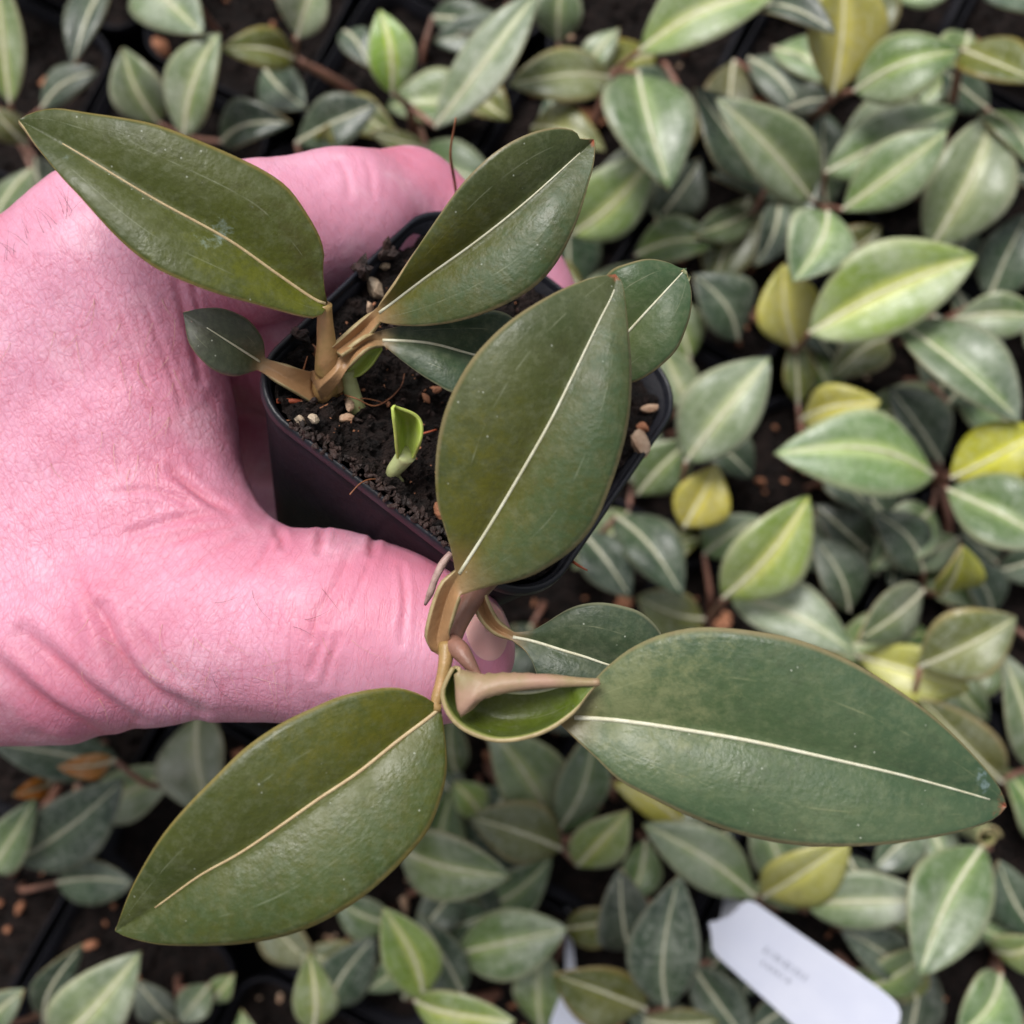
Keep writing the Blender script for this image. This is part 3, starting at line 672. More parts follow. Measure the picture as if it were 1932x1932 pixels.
o = mesh_obj('leaf', V, Fc, [M['fresh'], M['under'], M['rim']], None, True, UV, {'petiole': np.zeros(len(V))})
add_solid(o, 0.0005); at_origin(o, plant); o['label'] = 'young leaf still rolled up'
rv = D([945, 985, 1025, 1065], [1303, 1306, 1302, 1293], np.array([13.62, 13.72, 13.68, 13.5]))
v, f = tube_geo(smooth(rv, 20), [0.0003, 0.0003, 0.00012], 8)
rb = mesh_obj('midrib', v, f, M['rib']); at_origin(rb, plant); rb.parent = o; rb.matrix_parent_inverse = Matrix.Identity(4)

# two sprouts
def sprout(label, stem, rad, rows, lab):
    b = empty('sprout', stem[0]); tag(b, label, 'sprout')
    v, f = tube_geo(smooth(stem, 16), rad, 12)
    at_origin(mesh_obj('stem', v, f, M['white_stem']), b)
    q = [smooth(r, 9) for r in rows]; q = np.array(q)              # rows along the blade
    q = np.stack([smooth(q[:, j], 22) for j in range(9)], 1)
    V = c2w(px2c(q[..., 0].ravel(), q[..., 1].ravel(), q[..., 2].ravel()))
    UV = [(j / 8, i / 21) for i in range(22) for j in range(9)]
    o = mesh_obj('leaf', V, orient(V, grid_faces(22, 9), toward_cam(V.mean(0))), [M['lime'], M['under_lime'], M['under_lime']], None, True, UV, {'petiole': np.zeros(len(V))})
    add_solid(o, 0.0004); at_origin(o, b)
    return b
d1 = depth_of(on_soil(765, 900))
sprout('bright lime sprout with a hooded leaf at the held pot edge',
       [on_soil(770, 932, -0.001), D(745, 905, d1 - 0.25), D(742, 890, d1 - 0.4), D(756, 872, d1 - 0.55), D(768, 856, d1 - 0.7)], [0.0011, 0.0011, 0.0010, 0.0012, 0.0014],
       [[(750, 884, d1 - .5), (752, 886, d1 - .62), (758, 884, d1 - .5)],
        [(752, 866, d1 - .75), (766, 872, d1 - .5), (780, 858, d1 - .75)],
        [(750, 842, d1 - 1.0), (768, 845, d1 - .6), (789, 838, d1 - 1.0)],
        [(748, 815, d1 - 1.2), (768, 812, d1 - .75), (794, 808, d1 - 1.1)],
        [(745, 790, d1 - 1.35), (762, 786, d1 - .95), (784, 786, d1 - 1.15)],
        [(743, 769, d1 - 1.4), (744, 769, d1 - 1.38), (745, 770, d1 - 1.36)]], None)
d2 = depth_of(on_soil(660, 760))
sprout('pale green sprout tucked behind the tan stem in the held pot',
       [on_soil(678, 788, -0.001), D(668, 755, d2 - 0.2), D(660, 725, d2 - 0.3), D(655, 700, d2 - 0.42)], [0.0016, 0.0013, 0.0012, 0.0010],
       [[(648, 716, d2 - 0.40), (655, 718, d2 - 0.44), (662, 716, d2 - 0.40)],
        [(645, 700, d2 - 0.50), (664, 700, d2 - 0.40), (680, 706, d2 - 0.47)],
        [(655, 678, d2 - 0.55), (680, 682, d2 - 0.44), (700, 688, d2 - 0.52)],
        [(690, 658, d2 - 0.55), (702, 664, d2 - 0.50), (712, 670, d2 - 0.55)],
        [(717, 656, d2 - 0.58), (718, 657, d2 - 0.58), (719, 659, d2 - 0.58)]], None)

# ---------------------------------------------------------------- the hand
def PP(X, Y, Zp, r):
    """bone point given in the held pot's own frame (cm) so that fingers lie against its walls"""
    p = from_pot(np.array([X, Y, Zp]) / 100); c_ = ((p - CAM) @ ROT) * 100; d = -c_[2]
    return (966 + F * c_[0] / d, 966 - F * c_[1] / d, d, r)
hwz = lambda z: prof(max(z, -4.6) / 100) * 100
BONES = [  # px, py, depth cm, radius cm chains
    # thumb
    [(-150, 1215, 17.3, 1.75), (120, 1195, 16.9, 1.55), (285, 1180, 16.55, 1.40), (450, 1178, 16.35, 1.30), (610, 1180, 16.2, 1.33), (730, 1202, 16.05, 1.2), (826, 1224, 15.95, 1.10)],
    # index finger
    [(-330, 860, 18.0, 1.9), (215, 492, 16.9, 1.36), (480, 456, 17.0, 1.12), PP(-(hwz(-.7) + 1.03), 1.5, -.7, 1.06), PP(-(hwz(-.95) + .62), hwz(-.95) + .38, -1.05, .92), PP(-.9, hwz(-1.5) + .95, -1.5, .9), PP(.5, hwz(-1.9) + .76, -1.9, .80)],
    # web and back of the hand
    [(215, 520, 17.0, 1.3), (262, 650, 17.1, 1.18), (290, 800, 17.15, 1.12), (330, 960, 16.95, 1.05), (420, 1090, 16.5, 1.1)],
    [(240, 600, 17.0, 1.3), (-330, 980, 17.6, 1.7)],
    [(250, 800, 17.1, 1.3), (-330, 1060, 17.5, 1.7)],
    [(270, 980, 16.95, 1.3), (-330, 1140, 17.5, 1.7)],
    [(120, 760, 18.6, 1.6), (-330, 1000, 19.6, 2.2)], [(150, 1020, 19.8, 1.5), (160, 980, 24.0, 1.6)],
    [(-330, 1000, 19.0, 2.6), (-1100, 1220, 19.5, 2.7)],
]
FINGERS = [
    [(150, 600, 19.0, 1.2), PP(-(hwz(-2.7) + 1.0), .1, -2.7, 1.02), PP(-(hwz(-2.7) + .97), 1.2, -2.7, 1.0), PP(-(hwz(-2.8) + .45), hwz(-2.8) + .35, -2.8, .95), PP(-.5, hwz(-3.0) + .8, -3.0, .85)],
    [(80, 720, 20.8, 1.2), PP(-(hwz(-4.5) + 1.0), -.2, -4.5, 1.0), PP(-(hwz(-4.5) + .95), 1.1, -4.5, .98), PP(-1.6, 2.1, -4.7, .92), PP(-.2, 2.3, -5.0, .82)],
    [(20, 850, 22.4, 1.15), PP(-2.8, -.6, -6.2, .95), PP(-1.9, .8, -6.2, .9), PP(-.6, 1.5, -6.2, .8)],
    [(80, 720, 20.8, 1.25), (-330, 950, 21.5, 2.1)], [(20, 850, 22.4, 1.2), (-330, 1000, 22.5, 1.8)],
]
def bones_c(chains):
    out = []
    for ch in chains:
        P = [(px2c(x, y, d), r) for x, y, d, r in ch]
        out += [(P[i][0], P[i + 1][0], P[i][1], P[i + 1][1]) for i in range(len(P) - 1)]
    return out
HB = [bones_c(BONES), bones_c(FINGERS)]
def hand_sdf(P):
    def grp(bs, k):
        acc = np.zeros(len(P), np.float32)
        for a, b, r0, r1 in bs:
            ba = (b - a).astype(np.float32); pa = P - a.astype(np.float32)
            t = np.clip(pa @ ba / (ba @ ba), 0, 1)
            d = np.linalg.norm(pa - t[:, None] * ba, axis=1) - (r0 + (r1 - r0) * t)
            acc += np.exp(np.clip(-d / k, -60, 40))
        return -k * np.log(acc + 1e-30)
    a = grp(HB[0], 0.16); b = grp(HB[1], 0.14)
    k = 0.35; h = np.clip(0.5 + 0.5 * (b - a) / k, 0, 1)
    return b * (1 - h) + a * h - k * h * (1 - h)
def surface_nets(f, lo, hi, h):
    n = np.ceil((hi - lo) / h).astype(int) + 1
    gx, gy, gz = [lo[k] + h * np.arange(n[k], dtype=np.float32) for k in range(3)]
    S = np.empty(n, np.float32)
    for i in range(n[0]):
        Y, Zz = np.meshgrid(gy, gz, indexing='ij')
        S[i] = f(np.stack([np.full(Y.size, gx[i], np.float32), Y.ravel().astype(np.float32), Zz.ravel().astype(np.float32)], 1)).reshape(n[1], n[2])
    cs = tuple(n - 1)
    acc = np.zeros(cs + (3,), np.float32); cnt = np.zeros(cs, np.float32)
    for ax in range(3):
        o1_, o2_ = [k for k in range(3) if k != ax]
        for a in (0, 1):
            for b in (0, 1):
                s0 = [None] * 3; s1 = [None] * 3
                s0[ax] = slice(0, -1); s1[ax] = slice(1, None)
                s0[o1_] = s1[o1_] = slice(a, a + cs[o1_]); s0[o2_] = s1[o2_] = slice(b, b + cs[o2_])
                A, B = S[tuple(s0)], S[tuple(s1)]
                m_ = (A < 0) != (B < 0)
                t = np.where(m_, A / (A - B + 1e-20), 0)
                acc[..., ax] += np.where(m_, t, 0); acc[..., o1_] += m_ * a; acc[..., o2_] += m_ * b
                cnt += m_
    act = cnt > 0; idx = -np.ones(cs, np.int64); idx[act] = np.arange(act.sum())
    ijk = np.argwhere(act)
    V = lo + h * (ijk + acc[act] / cnt[act][:, None])
    Q = []
    for ax in range(3):
        o1_, o2_ = (ax + 1) % 3, (ax + 2) % 3
        s0 = [slice(None)] * 3; s1 = [slice(None)] * 3
        s0[ax] = slice(0, -1); s1[ax] = slice(1, None)
        A, B = S[tuple(s0)] < 0, S[tuple(s1)] < 0
        e = np.argwhere(A != B)
        e = e[(e[:, o1_] > 0) & (e[:, o2_] > 0) & (e[:, o1_] < n[o1_] - 1) & (e[:, o2_] < n[o2_] - 1)]
        inside = A[tuple(e.T)]
        u = np.zeros(3, int); u[o1_] = 1; v_ = np.zeros(3, int); v_[o2_] = 1
        q = np.stack([idx[tuple((e - u - v_).T)], idx[tuple((e - v_).T)], idx[tuple(e.T)], idx[tuple((e - u).T)]], 1)
        q[~inside] = q[~inside][:, ::-1]
        Q.append(q)
    return V, np.vstack(Q)
allp = np.array([list(p[0]) + [p[2]] for g_ in HB for p in g_] + [list(p[1]) + [p[3]] for g_ in HB for p in g_])
lo = (allp[:, :3] - allp[:, 3:]).min(0) - 0.5; hi_ = (allp[:, :3] + allp[:, 3:]).max(0) + 0.5
lo[0] = max(lo[0], -16.0)
HV, HQ = surface_nets(hand_sdf, lo, hi_, 0.10)
HW = c2w(HV)
hand = mesh_obj('hand', HW, HQ, M['skin'])
f_ = HQ[:2000]
cen = HV.mean(0)
# outward orientation: compare with the distance field gradient
fn = np.cross(HW[f_[:, 1]] - HW[f_[:, 0]], HW[f_[:, 2]] - HW[f_[:, 0]])
mid_ = HV[f_].mean(1)
fn_c = (fn @ ROT) * np.array([1, 1, -1]); fn_c /= np.linalg.norm(fn_c, axis=1)[:, None] + 1e-20
s_ = hand_sdf((mid_ + 0.05 * fn_c).astype(np.float32)) - hand_sdf((mid_ - 0.05 * fn_c).astype(np.float32))
if np.median(s_) < 0: hand.data.flip_normals()
ms = hand.modifiers.new('s', 'SMOOTH'); ms.iterations = 6; ms.factor = 0.5
su = hand.modifiers.new('d', 'SUBSURF'); su.levels = 1; su.render_levels = 1
dg = bpy.context.evaluated_depsgraph_get()
fine = bpy.data.meshes.new_from_object(hand.evaluated_get(dg))
hand.modifiers.clear(); hand.data = fine; fine.name = 'hand'
fine.polygons.foreach_set('use_smooth', [True] * len(fine.polygons))
nvt = len(fine.vertices)
co = np.zeros(nvt * 3); fine.vertices.foreach_get('co', co); co = co.reshape(-1, 3)
no = np.zeros(nvt * 3); fine.vertices.foreach_get('normal', no); no = no.reshape(-1, 3)
cc = ((co - CAM) @ ROT) * 100; dep = -cc[:, 2]
pxx = 966 + F * cc[:, 0] / dep; pyy = 966 - F * cc[:, 1] / dep
facing = np.clip((no * toward_cam(co)).sum(1) * 1.5 + 0.6, 0, 1) * (dep < 18.6)
disp = np.zeros(nvt); crease = np.zeros(nvt)
CREASES = [  # polyline, width px, depth mm
    ([(188, 1150), (228, 1245), (284, 1308), (370, 1352)], 16, 1.0), ([(46, 1195), (117, 1263), (178, 1318), (250, 1365)], 18, 0.9),
    ([(130, 1040), (165, 1130), (200, 1190)], 12, 0.4), ([(-10, 1250), (70, 1320), (140, 1360), (200, 1390)], 18, 0.8), ([(250, 1180), (310, 1260), (345, 1320)], 12, 0.35),
    ([(757, 1070), (764, 1130), (758, 1215)], 7, 0.45), ([(609, 1205), (597, 1240), (586, 1270)], 9, 0.45), ([(664, 1035), (634, 1105), (600, 1160), (590, 1210)], 9, 0.4),
    ([(640, 1200), (622, 1250), (612, 1290)], 8, 0.35), ([(560, 1150), (548, 1230), (552, 1300)], 7, 0.25), ([(700, 1060), (672, 1120), (660, 1160)], 6, 0.3), ([(530, 1120), (524, 1200), (530, 1280)], 6, 0.2),
    ([(325, 882), (381, 932), (440, 965)], 12, 0.6), ([(244, 1005), (345, 975), (430, 968)], 10, 0.5), ([(300, 1030), (380, 1000), (450, 985)], 10, 0.4), ([(330, 1090), (400, 1040), (470, 1005)], 9, 0.35),
    ([(200, 930), (290, 925), (370, 955)], 9, 0.35), ([(270, 860), (340, 905), (410, 950)], 8, 0.3), ([(520, 1000), (500, 1040), (470, 1080)], 8, 0.4),
    ([(332, 520), (342, 570), (362, 640), (380, 720)], 10, 0.6), ([(365, 540), (374, 590), (386, 650)], 6, 0.5), ([(210, 560), (250, 650), (280, 740)], 7, 0.25), ([(260, 540), (290, 620), (330, 720), (350, 790)], 7, 0.25),
    ([(160, 560), (200, 660), (230, 760)], 7, 0.2), ([(610, 1000), (604, 1020), (600, 1040)], 9, 0.9), ([(706, 1010), (704, 1030), (700, 1045)], 9, 0.8), ([(524, 995), (530, 1012), (534, 1030)], 9, 0.7),
    ([(640, 300), (655, 330), (660, 370)], 9, 0.25), ([(690, 296), (700, 330), (704, 370)], 8, 0.2),
]
for pl, wd, dp in CREASES:
    q = smooth(pl, 40)
    dmin = np.full(nvt, 1e9)
    near = (pxx > q[:, 0].min() - 60) & (pxx < q[:, 0].max() + 60) & (pyy > q[:, 1].min() - 60) & (pyy < q[:, 1].max() + 60) & (facing > 0)
    ii = np.where(near)[0]
    if not len(ii): continue
    dd = np.hypot(pxx[ii, None] - q[None, :, 0], pyy[ii, None] - q[None, :, 1])
    k_ = dd.argmin(1); dmn = dd.min(1)
    taper = np.sin(np.pi * (k_ + 3) / 45.0) ** 0.5
    wd = wd * (1.0 if wd > 14 else 0.8); gq = np.exp(-(dmn / wd) ** 2) * taper; shoulder = np.exp(-((dmn - wd * 2.0) / (wd * 1.1)) ** 2) * taper
    disp[ii] += (1.35 if wd > 14 else 0.8) * (-dp * gq + 0.45 * dp * shoulder) * facing[ii]
    crease[ii] = np.maximum(crease[ii], np.exp(-(dmn / (wd * 0.45)) ** 2) * taper * facing[ii] * min(1, dp * 1.6))
# soft unevenness of flesh
P_ = co * 100
disp += 0.35 * vnoise(P_ * 0.8) + 0.12 * vnoise(P_ * 2.3 + 7) + 0.05 * vnoise(P_ * 6 + 3)
co2 = co + no * disp[:, None] * 0.001
fine.vertices.foreach_set('co', co2.ravel()); fine.update()
tx = np.clip(1.25 - np.maximum(0, pxx - 330) / 330, 0.18, 1.0)
tx = np.where(pyy < 480, tx * 0.45, tx)
wt = 1 / (1 + np.exp(-((pxx - 330) * 0.6 + (pyy - 1080) * 0.8) / 45.0))
fa = (0.87 * pxx - 0.5 * pyy) / 126 * (1 - wt) + (pxx + 0.12 * pyy) / 126 * wt
fb = (0.5 * pxx + 0.87 * pyy) / 126 * (1 - wt) + pyy / 126 * wt
for nm, arr in (('texture', tx), ('crease', crease), ('flow_across', fa), ('flow_along', fb)):
    a_ = fine.attributes.new(nm, 'FLOAT', 'POINT'); a_.data.foreach_set('value', arr.astype(np.float32))
tag(hand, 'bare hand gripping the small black pot between thumb and curled fingers', 'hand')
polys = [tuple(p.vertices) for p in fine.polygons]
BV = BVHTree.FromPolygons([Vector(v) for v in co2], polys)
def skin_at(x, y):
    hit = BV.ray_cast(Vector(CAM), Vector(ray(x, y)).normalized())
    return (np.array(hit[0]), np.array(hit[1])) if hit[0] is not None else (None, None)
# thumb nail
W = []
for t in np.linspace(0.02, 1, 9):
    for a in np.linspace(0, 2 * math.pi, 36, endpoint=False):
        q = np.array([918 + 44 * t * math.cos(a), 1188 + 64 * t * math.sin(a) + 10 * t * math.cos(a)])
        p, n_ = skin_at(*q)
        W.append(p + n_ * (0.00035 * (1 - t ** 4) - 0.0001) if p is not None else (W[-36] if len(W) >= 36 else np.array(D(918, 1188, 14.9))))
Fc = [(i * 36 + j, i * 36 + (j + 1) % 36, (i + 1) * 36 + (j + 1) % 36, (i + 1) * 36 + j) for i in range(8) for j in range(36)] + [tuple(range(36))]
W = np.array(W); o = mesh_obj('nail', W, orient(W, [f for f in Fc if len(f) == 4], toward_cam(W.mean(0))), M['nail'], hand)
m_ = o.modifiers.new('t', 'SOLIDIFY'); m_.thickness = 0.0004; m_.offset = -1
# hairs
gsl, gsd = [], []
def hair(x, y, ang, L, r, dark):
    p, n_ = skin_at(x, y)
    if p is None: return
    q, _ = skin_at(x + math.cos(ang) * 12, y - math.sin(ang) * 12)
    if q is None: q = p + n_ * 0.001
    t = q - p; t /= np.linalg.norm(t) + 1e-9
    bend = np.cross(n_, t) * random.uniform(-0.5, 0.5)
    pts = [p + (t * s + bend * s * s + n_ * (0.35 * s - 0.25 * s * s + 0.02)) * L for s in (0, 0.3, 0.65, 1)]
    (gsd if dark else gsl).append(tube_geo(smooth(pts, 7), [r, r * 0.8, r * 0.25], 4))
for i in range(26):
    hair(random.uniform(10, 330), random.uniform(560, 900), math.radians(random.uniform(-115, -70)), random.uniform(0.003, 0.006), 0.000035, False)
for i in range(16):
    hair(random.uniform(380, 700), random.uniform(1110, 1300), math.radians(random.uniform(-80, 10)), random.uniform(0.003, 0.006), 0.00002, i % 3 == 0)
for i in range(14):
    hair(random.uniform(120, 420), random.uniform(1150, 1330), math.radians(random.uniform(-110, -40)), random.uniform(0.002, 0.005), 0.00003, False)
for i in range(16):
    x = random.uniform(5, 145); hair(x, 470 - 0.62 * x + random.uniform(2, 30), math.radians(random.uniform(50, 130)), random.uniform(0.002, 0.005), 0.00002, True)
for gs, mt in ((gsl, 'hair'), (gsd, 'hair_d')):
    v, f = join(gs); h_ = mesh_obj('hair', v, f, M[mt], hand); h_['kind'] = 'stuff'

# ---------------------------------------------------------------- background plants
# base x, base y, tip x, tip y, width, colour, level (1 low .. 3 high)
BG = [
 (20,195,-10,-80,90,'p',3),(200,-30,138,122,75,'d',2),(270,-40,382,64,130,'p',3),(300,232,232,90,100,'g',2),(348,258,412,62,118,'p',3),(556,112,418,92,76,'o',2),
 (562,72,606,-50,98,'g',3),(500,130,578,205,90,'d',1),(418,268,548,232,84,'d',2),(80,205,185,135,70,'d',1),(740,176,717,18,88,'b',3),(822,240,1012,-12,112,'p',3),
 (626,290,620,236,46,'y',2),(806,282,700,250,52,'o',2),(560,270,712,195,95,'d',2),(60,318,-22,442,74,'g',2),(68,300,116,396,80,'d',1),(50,272,-14,205,62,'o',2),(870,160,960,225,80,'o',1),
 (1207,97,1470,-16,128,'b',3),(1054,80,1062,-46,90,'g',2),(1152,148,958,160,104,'o',2),(1204,138,1262,358,168,'g',3),(1005,240,1142,285,90,'o',2),(1078,442,1235,288,125,'b',2),
 (1408,18,1577,62,80,'d',3),(1570,180,1590,-62,150,'y',3),(1612,172,1812,96,130,'g',3),(1816,95,1955,152,112,'o',3),(1450,345,1312,165,130,'d',2),(1530,378,1352,185,126,'p',3),
 (1490,205,1567,188,62,'d',1),(1558,326,1808,206,124,'g',2),(1590,396,1787,246,120,'p',3),(1755,468,1873,212,150,'p',2),(1562,400,1497,532,132,'g',3),(1500,655,1478,498,118,'y',2),
 (1470,378,1425,502,72,'d',1),(1412,402,1308,442,68,'g',1),(1200,482,1352,458,92,'g',1),(1392,640,1308,518,112,'d',1),(1527,628,1843,484,168,'b',3),(1568,492,1662,430,84,'o',1),
 (1800,602,1965,598,84,'g',2),(1693,608,1926,796,142,'g',3),(1868,212,1965,322,104,'g',2),(1862,204,1778,128,76,'d',1),(1965,350,1890,330,62,'d',2),(1866,562,1942,398,104,'d',1),
 (1240,415,1322,300,90,'d',1),(1500,380,1340,330,64,'d',1),(1302,775,1248,655,78,'p',1),(1294,872,1452,674,142,'p',3),(1203,932,1302,828,104,'g',2),(1290,995,1352,878,104,'y',2),
 (1506,762,1500,640,58,'o',1),(1512,792,1662,758,94,'y',2),(1760,896,1461,856,158,'p',3),(1795,902,1965,808,124,'y',3),(1788,924,1995,1032,142,'g',3),(1775,872,1678,732,112,'d',1),
 (1672,640,1568,712,92,'o',1),(1328,1045,1432,976,84,'g',1),(1364,1128,1527,936,142,'b',3),(1163,974,1288,1124,108,'d',2),(1093,1000,1190,1128,94,'d',2),(1328,1168,1203,1126,94,'o',1),
 (1602,1152,1538,1016,104,'d',1),(1636,1040,1538,952,84,'d',1),(1742,1078,1648,966,104,'d',1),(1778,1122,1816,1032,88,'y',3),(1742,1114,1618,1208,96,'g',2),(1380,1124,1614,1232,114,'g',2),
 (1618,1238,1832,1302,104,'y',2),(1735,1258,1918,1164,134,'o',3),(1870,1155,1806,1052,80,'d',1),(1880,1060,1812,1000,60,'d',1),(1890,1475,1738,1318,112,'o',2),(1945,1445,1888,1228,94,'p',2),
 (1965,1590,1896,1450,84,'g',1),(1045,1566,922,1372,132,'p',2),(1056,1562,1122,1368,98,'g',2),(1060,1602,888,1542,114,'o',2),(1090,1632,1187,1528,98,'b',2),(1292,1562,1158,1478,74,'y',1),
 (1425,1692,1214,1555,108,'p',2),(1440,1692,1602,1588,132,'y',2),(1518,1702,1762,1697,108,'p',2),(1852,1598,1734,1842,152,'g',3),(1190,1795,1170,1640,108,'d',2),(1258,1898,1281,1650,132,'d',3),
 (858,1800,1070,1752,124,'g',2),(1218,1902,1044,1838,124,'o',2),(1212,1925,1355,1926,64,'o',1),(1640,1862,1755,1790,94,'g',1),(1888,1838,1808,1952,124,'g',2),(1878,1792,1972,1768,84,'b',2),
 (1960,1760,1885,1625,92,'d',1),(1706,1832,1586,1752,86,'d',1),(228,1442,-22,1398,94,'d',2),(28,1622,234,1470,132,'d',2),(-22,1645,66,1508,84,'g',2),(108,1665,250,1665,94,'d',1),
 (376,1348,402,1545,138,'p',2),(754,1600,963,1653,128,'g',3),(742,1742,628,1690,74,'g',1),(800,1882,724,1714,106,'b',3),(872,1872,788,1724,84,'d',2),(618,1898,706,1768,98,'d',1),
 (592,1938,583,1796,84,'b',3),(396,1858,338,1928,64,'g',1),(400,1888,442,1838,48,'b',1),(330,1925,256,1850,70,'d',1),(108,1962,266,1795,132,'p',3),(84,1932,156,1784,68,'d',2),
 (-32,1938,44,1868,74,'p',3),(784,1888,972,1926,94,'b',3),(912,1545,856,1476,64,'b',1),(862,1462,850,1350,64,'g',1),(470,1470,560,1400,80,'d',1),(960,1480,900,1580,70,'d',1),
 (1010,420,930,330,80,'d',1),(1330,830,1420,900,80,'d',1),(1600,560,1700,500,80,'d',1),(1560,880,1640,960,80,'d',1),(1290,1640,1380,1560,80,'d',1),(1750,1560,1650,1640,80,'d',1),(1480,1000,1560,1080,70,'d',1),
 (1840,420,1760,520,80,'d',1),(1700,330,1640,260,70,'d',1),(650,60,700,130,60,'d',1),(1130,1290,1200,1380,80,'d',1),(1480,1330,1560,1280,90,'d',1),(1790,760,1860,700,80,'d',1),
]
BG += [(215,1434,110,1448,46,'r',3),(96,1478,28,1500,42,'r',2)]
_r = random.Random(8)
for _ in range(400):
    x, y = _r.uniform(-60, 1990), _r.uniform(-60, 1990)
    if x < 1000 and y < 560 and _r.random() < 0.75: continue
    if x < 700 and y > 1400 and _r.random() < 0.7: continue
    if x < 950 and 380 < y < 1380: continue
    a = _r.uniform(0, 6.283); l_ = _r.uniform(110, 190)
    BG.append((x, y, x + l_ * math.cos(a), y + l_ * math.sin(a), l_ * _r.uniform(0.5, 0.62), _r.choice('dddggop'), 0))
    if len(BG) > 268: break
LV = {0: (0.050, 0.056), 1: (0.058, 0.064), 2: (0.070, 0.082), 3: (0.084, 0.098)}
def bg_leaf(root, B, T, wd, mat, rng):
    ax_ = T - B; L = np.linalg.norm(ax_); a = ax_ / L
    s = np.cross(a, [0, 0, 1]); s /= np.linalg.norm(s)
    n_ = np.cross(s, a)
    roll = rng.uniform(-0.25, 0.25); s, n_ = s * math.cos(roll) + n_ * math.sin(roll), n_ * math.cos(roll) - s * math.sin(roll)
    nv, nu = 16, 9; V, UV = [], []
    bow = rng.uniform(0.02, 0.17) * L; side = rng.uniform(-0.07, 0.07) * L; fold = rng.uniform(0.05, 0.4); skew = rng.uniform(0.44, 0.56)
    ph = rng.uniform(0, 6)
    tt = np.linspace(0, 1, nv)
    vmax = rng.uniform(0.42, 0.52)
    pw = math.log(0.5) / math.log(vmax)
    hw = np.sin(np.pi * tt ** pw) ** 0.82 * wd / 2
    hw = np.maximum(hw, wd * 0.03); hw[-1] = wd * 0.004
    for i, v_ in enumerate(tt):
        c = B + a * (L * v_) + n_ * (bow * math.sin(math.pi * v_)) + s * (side * math.sin(math.pi * v_))
        for j in range(nu):
            u = -1 + 2 * j / (nu - 1)
            off_ = hw[i] * u * (2 * skew if u < 0 else 2 * (1 - skew))
            V.append(c + s * off_ + n_ * (abs(off_) * fold + 0.10 * hw[i] * 4 * abs(u) * (1 - abs(u)) + 0.0006 * math.sin(ph + 7 * v_ + u) * abs(u)))
            UV.append((j / (nu - 1), v_))
    V = np.array(V)
    o = mesh_obj('leaf', V, orient(V, grid_faces(nv, nu), np.array([0, 0, 1.0])), [M[mat], M['under_g'], M['rim']], None, True, UV, {'petiole': np.zeros(len(V))})
    add_solid(o, 0.0005); at_origin(o, root)
    path = V.reshape(nv, nu, 3)[:, nu // 2]
    path = smooth(path[:-1], 14) + n_ * 0.0001
    vv, ff = tube_geo(path, [0.0006, 0.0005, 0.00015], 5, cap=False)
    rb = mesh_obj('midrib', vv, ff, M['rib']); at_origin(rb, root); rb.parent = o; rb.matrix_parent_inverse = Matrix.Identity(4)
    return o
JUNC = [(1160,135),(1575,182),(1545,388),(1768,905),(1335,1168),(1502,662),(1052,1590),(1432,1692),(1200,1800),(1226,1908),(802,1886),(770,200),(556,112),(350,262),(30,250),(1815,95),(1225,480),(1280,930),(1740,1118),(1865,1600),(40,1625),(380,1345),(750,1600),(110,1960),(600,1940),(1890,1470),(1880,1800),(1690,620),(1860,210),(1620,1240),(1640,1860)]
rngb = np.random.default_rng(11)
byp = {}
for L_ in BG:
    bx, by, tx_, ty_, wd, mt, lv = L_
    zb, zt = LV[lv]; zb += rngb.uniform(-0.003, 0.003); zt += rngb.uniform(-0.004, 0.004)
    Bp, Tp = Z(bx, by, zb), Z(tx_, ty_, zt)
    scale = np.linalg.norm(Z(bx + 1, by, (zb + zt) / 2) - Z(bx, by, (zb + zt) / 2))
    k = int(np.argmin(np.hypot(POTS[:, 0] - Bp[0], POTS[:, 1] - Bp[1])))
    jd = [math.hypot(bx - a, by - b) for a, b in JUNC]; j = int(np.argmin(jd))
    byp.setdefault(k, []).append((Bp, Tp, wd * scale * 1.04, mt, j if jd[j] < 75 else None, zb))
# pots whose plants the traced leaves do not reach (under the hand and past the frame) get a plant of their own
for k in range(len(POTS)):
    if len(byp.get(k, [])) >= 2: continue
    a0 = rngb.uniform(0, 6.28); c = POTS[k]; nl = int(rngb.integers(4, 8))
    for q in range(nl):
        a = a0 + q * 2.4 + rngb.uniform(-.3, .3); ln_ = rngb.uniform(0.018, 0.036); zb = rngb.uniform(0.054, 0.068)
        dr_ = np.array([math.cos(a), math.sin(a)])
        Bp = np.array([*(c + dr_ * 0.006), zb]); Tp = np.array([*(c + dr_ * (0.006 + ln_)), zb + rngb.uniform(0.0, 0.014)])
        byp.setdefault(k, []).append((Bp, Tp, ln_ * rngb.uniform(.48, .6), rngb.choice(list('gggppddobyo')), None, zb))
NUM = ['no', 'one', 'two', 'three', 'four', 'five', 'six', 'seven', 'eight', 'nine', 'ten', 'eleven', 'twelve']
CN = {'y': 'yellow', 'o': 'olive', 'b': 'bright', 'p': 'grey green', 'g': 'green', 'd': 'dark', 'r': 'rusty'}
def plant_label(ms, k):
    cn = [(c_, ms.count(c_)) for c_ in 'ryobpgd' if ms.count(c_)][:3]
    txt = ', '.join('%s %s' % (NUM[n_], CN[c_]) for c_, n_ in cn)
    if len(cn) > 1: txt = txt[:txt.rindex(', ')] + ' and ' + txt[txt.rindex(', ') + 2:]
    return 'bench plant with %s %s' % (txt, 'leaf' if cn[-1][1] == 1 else 'leaves'), 'plants crowded in pots on the bench'
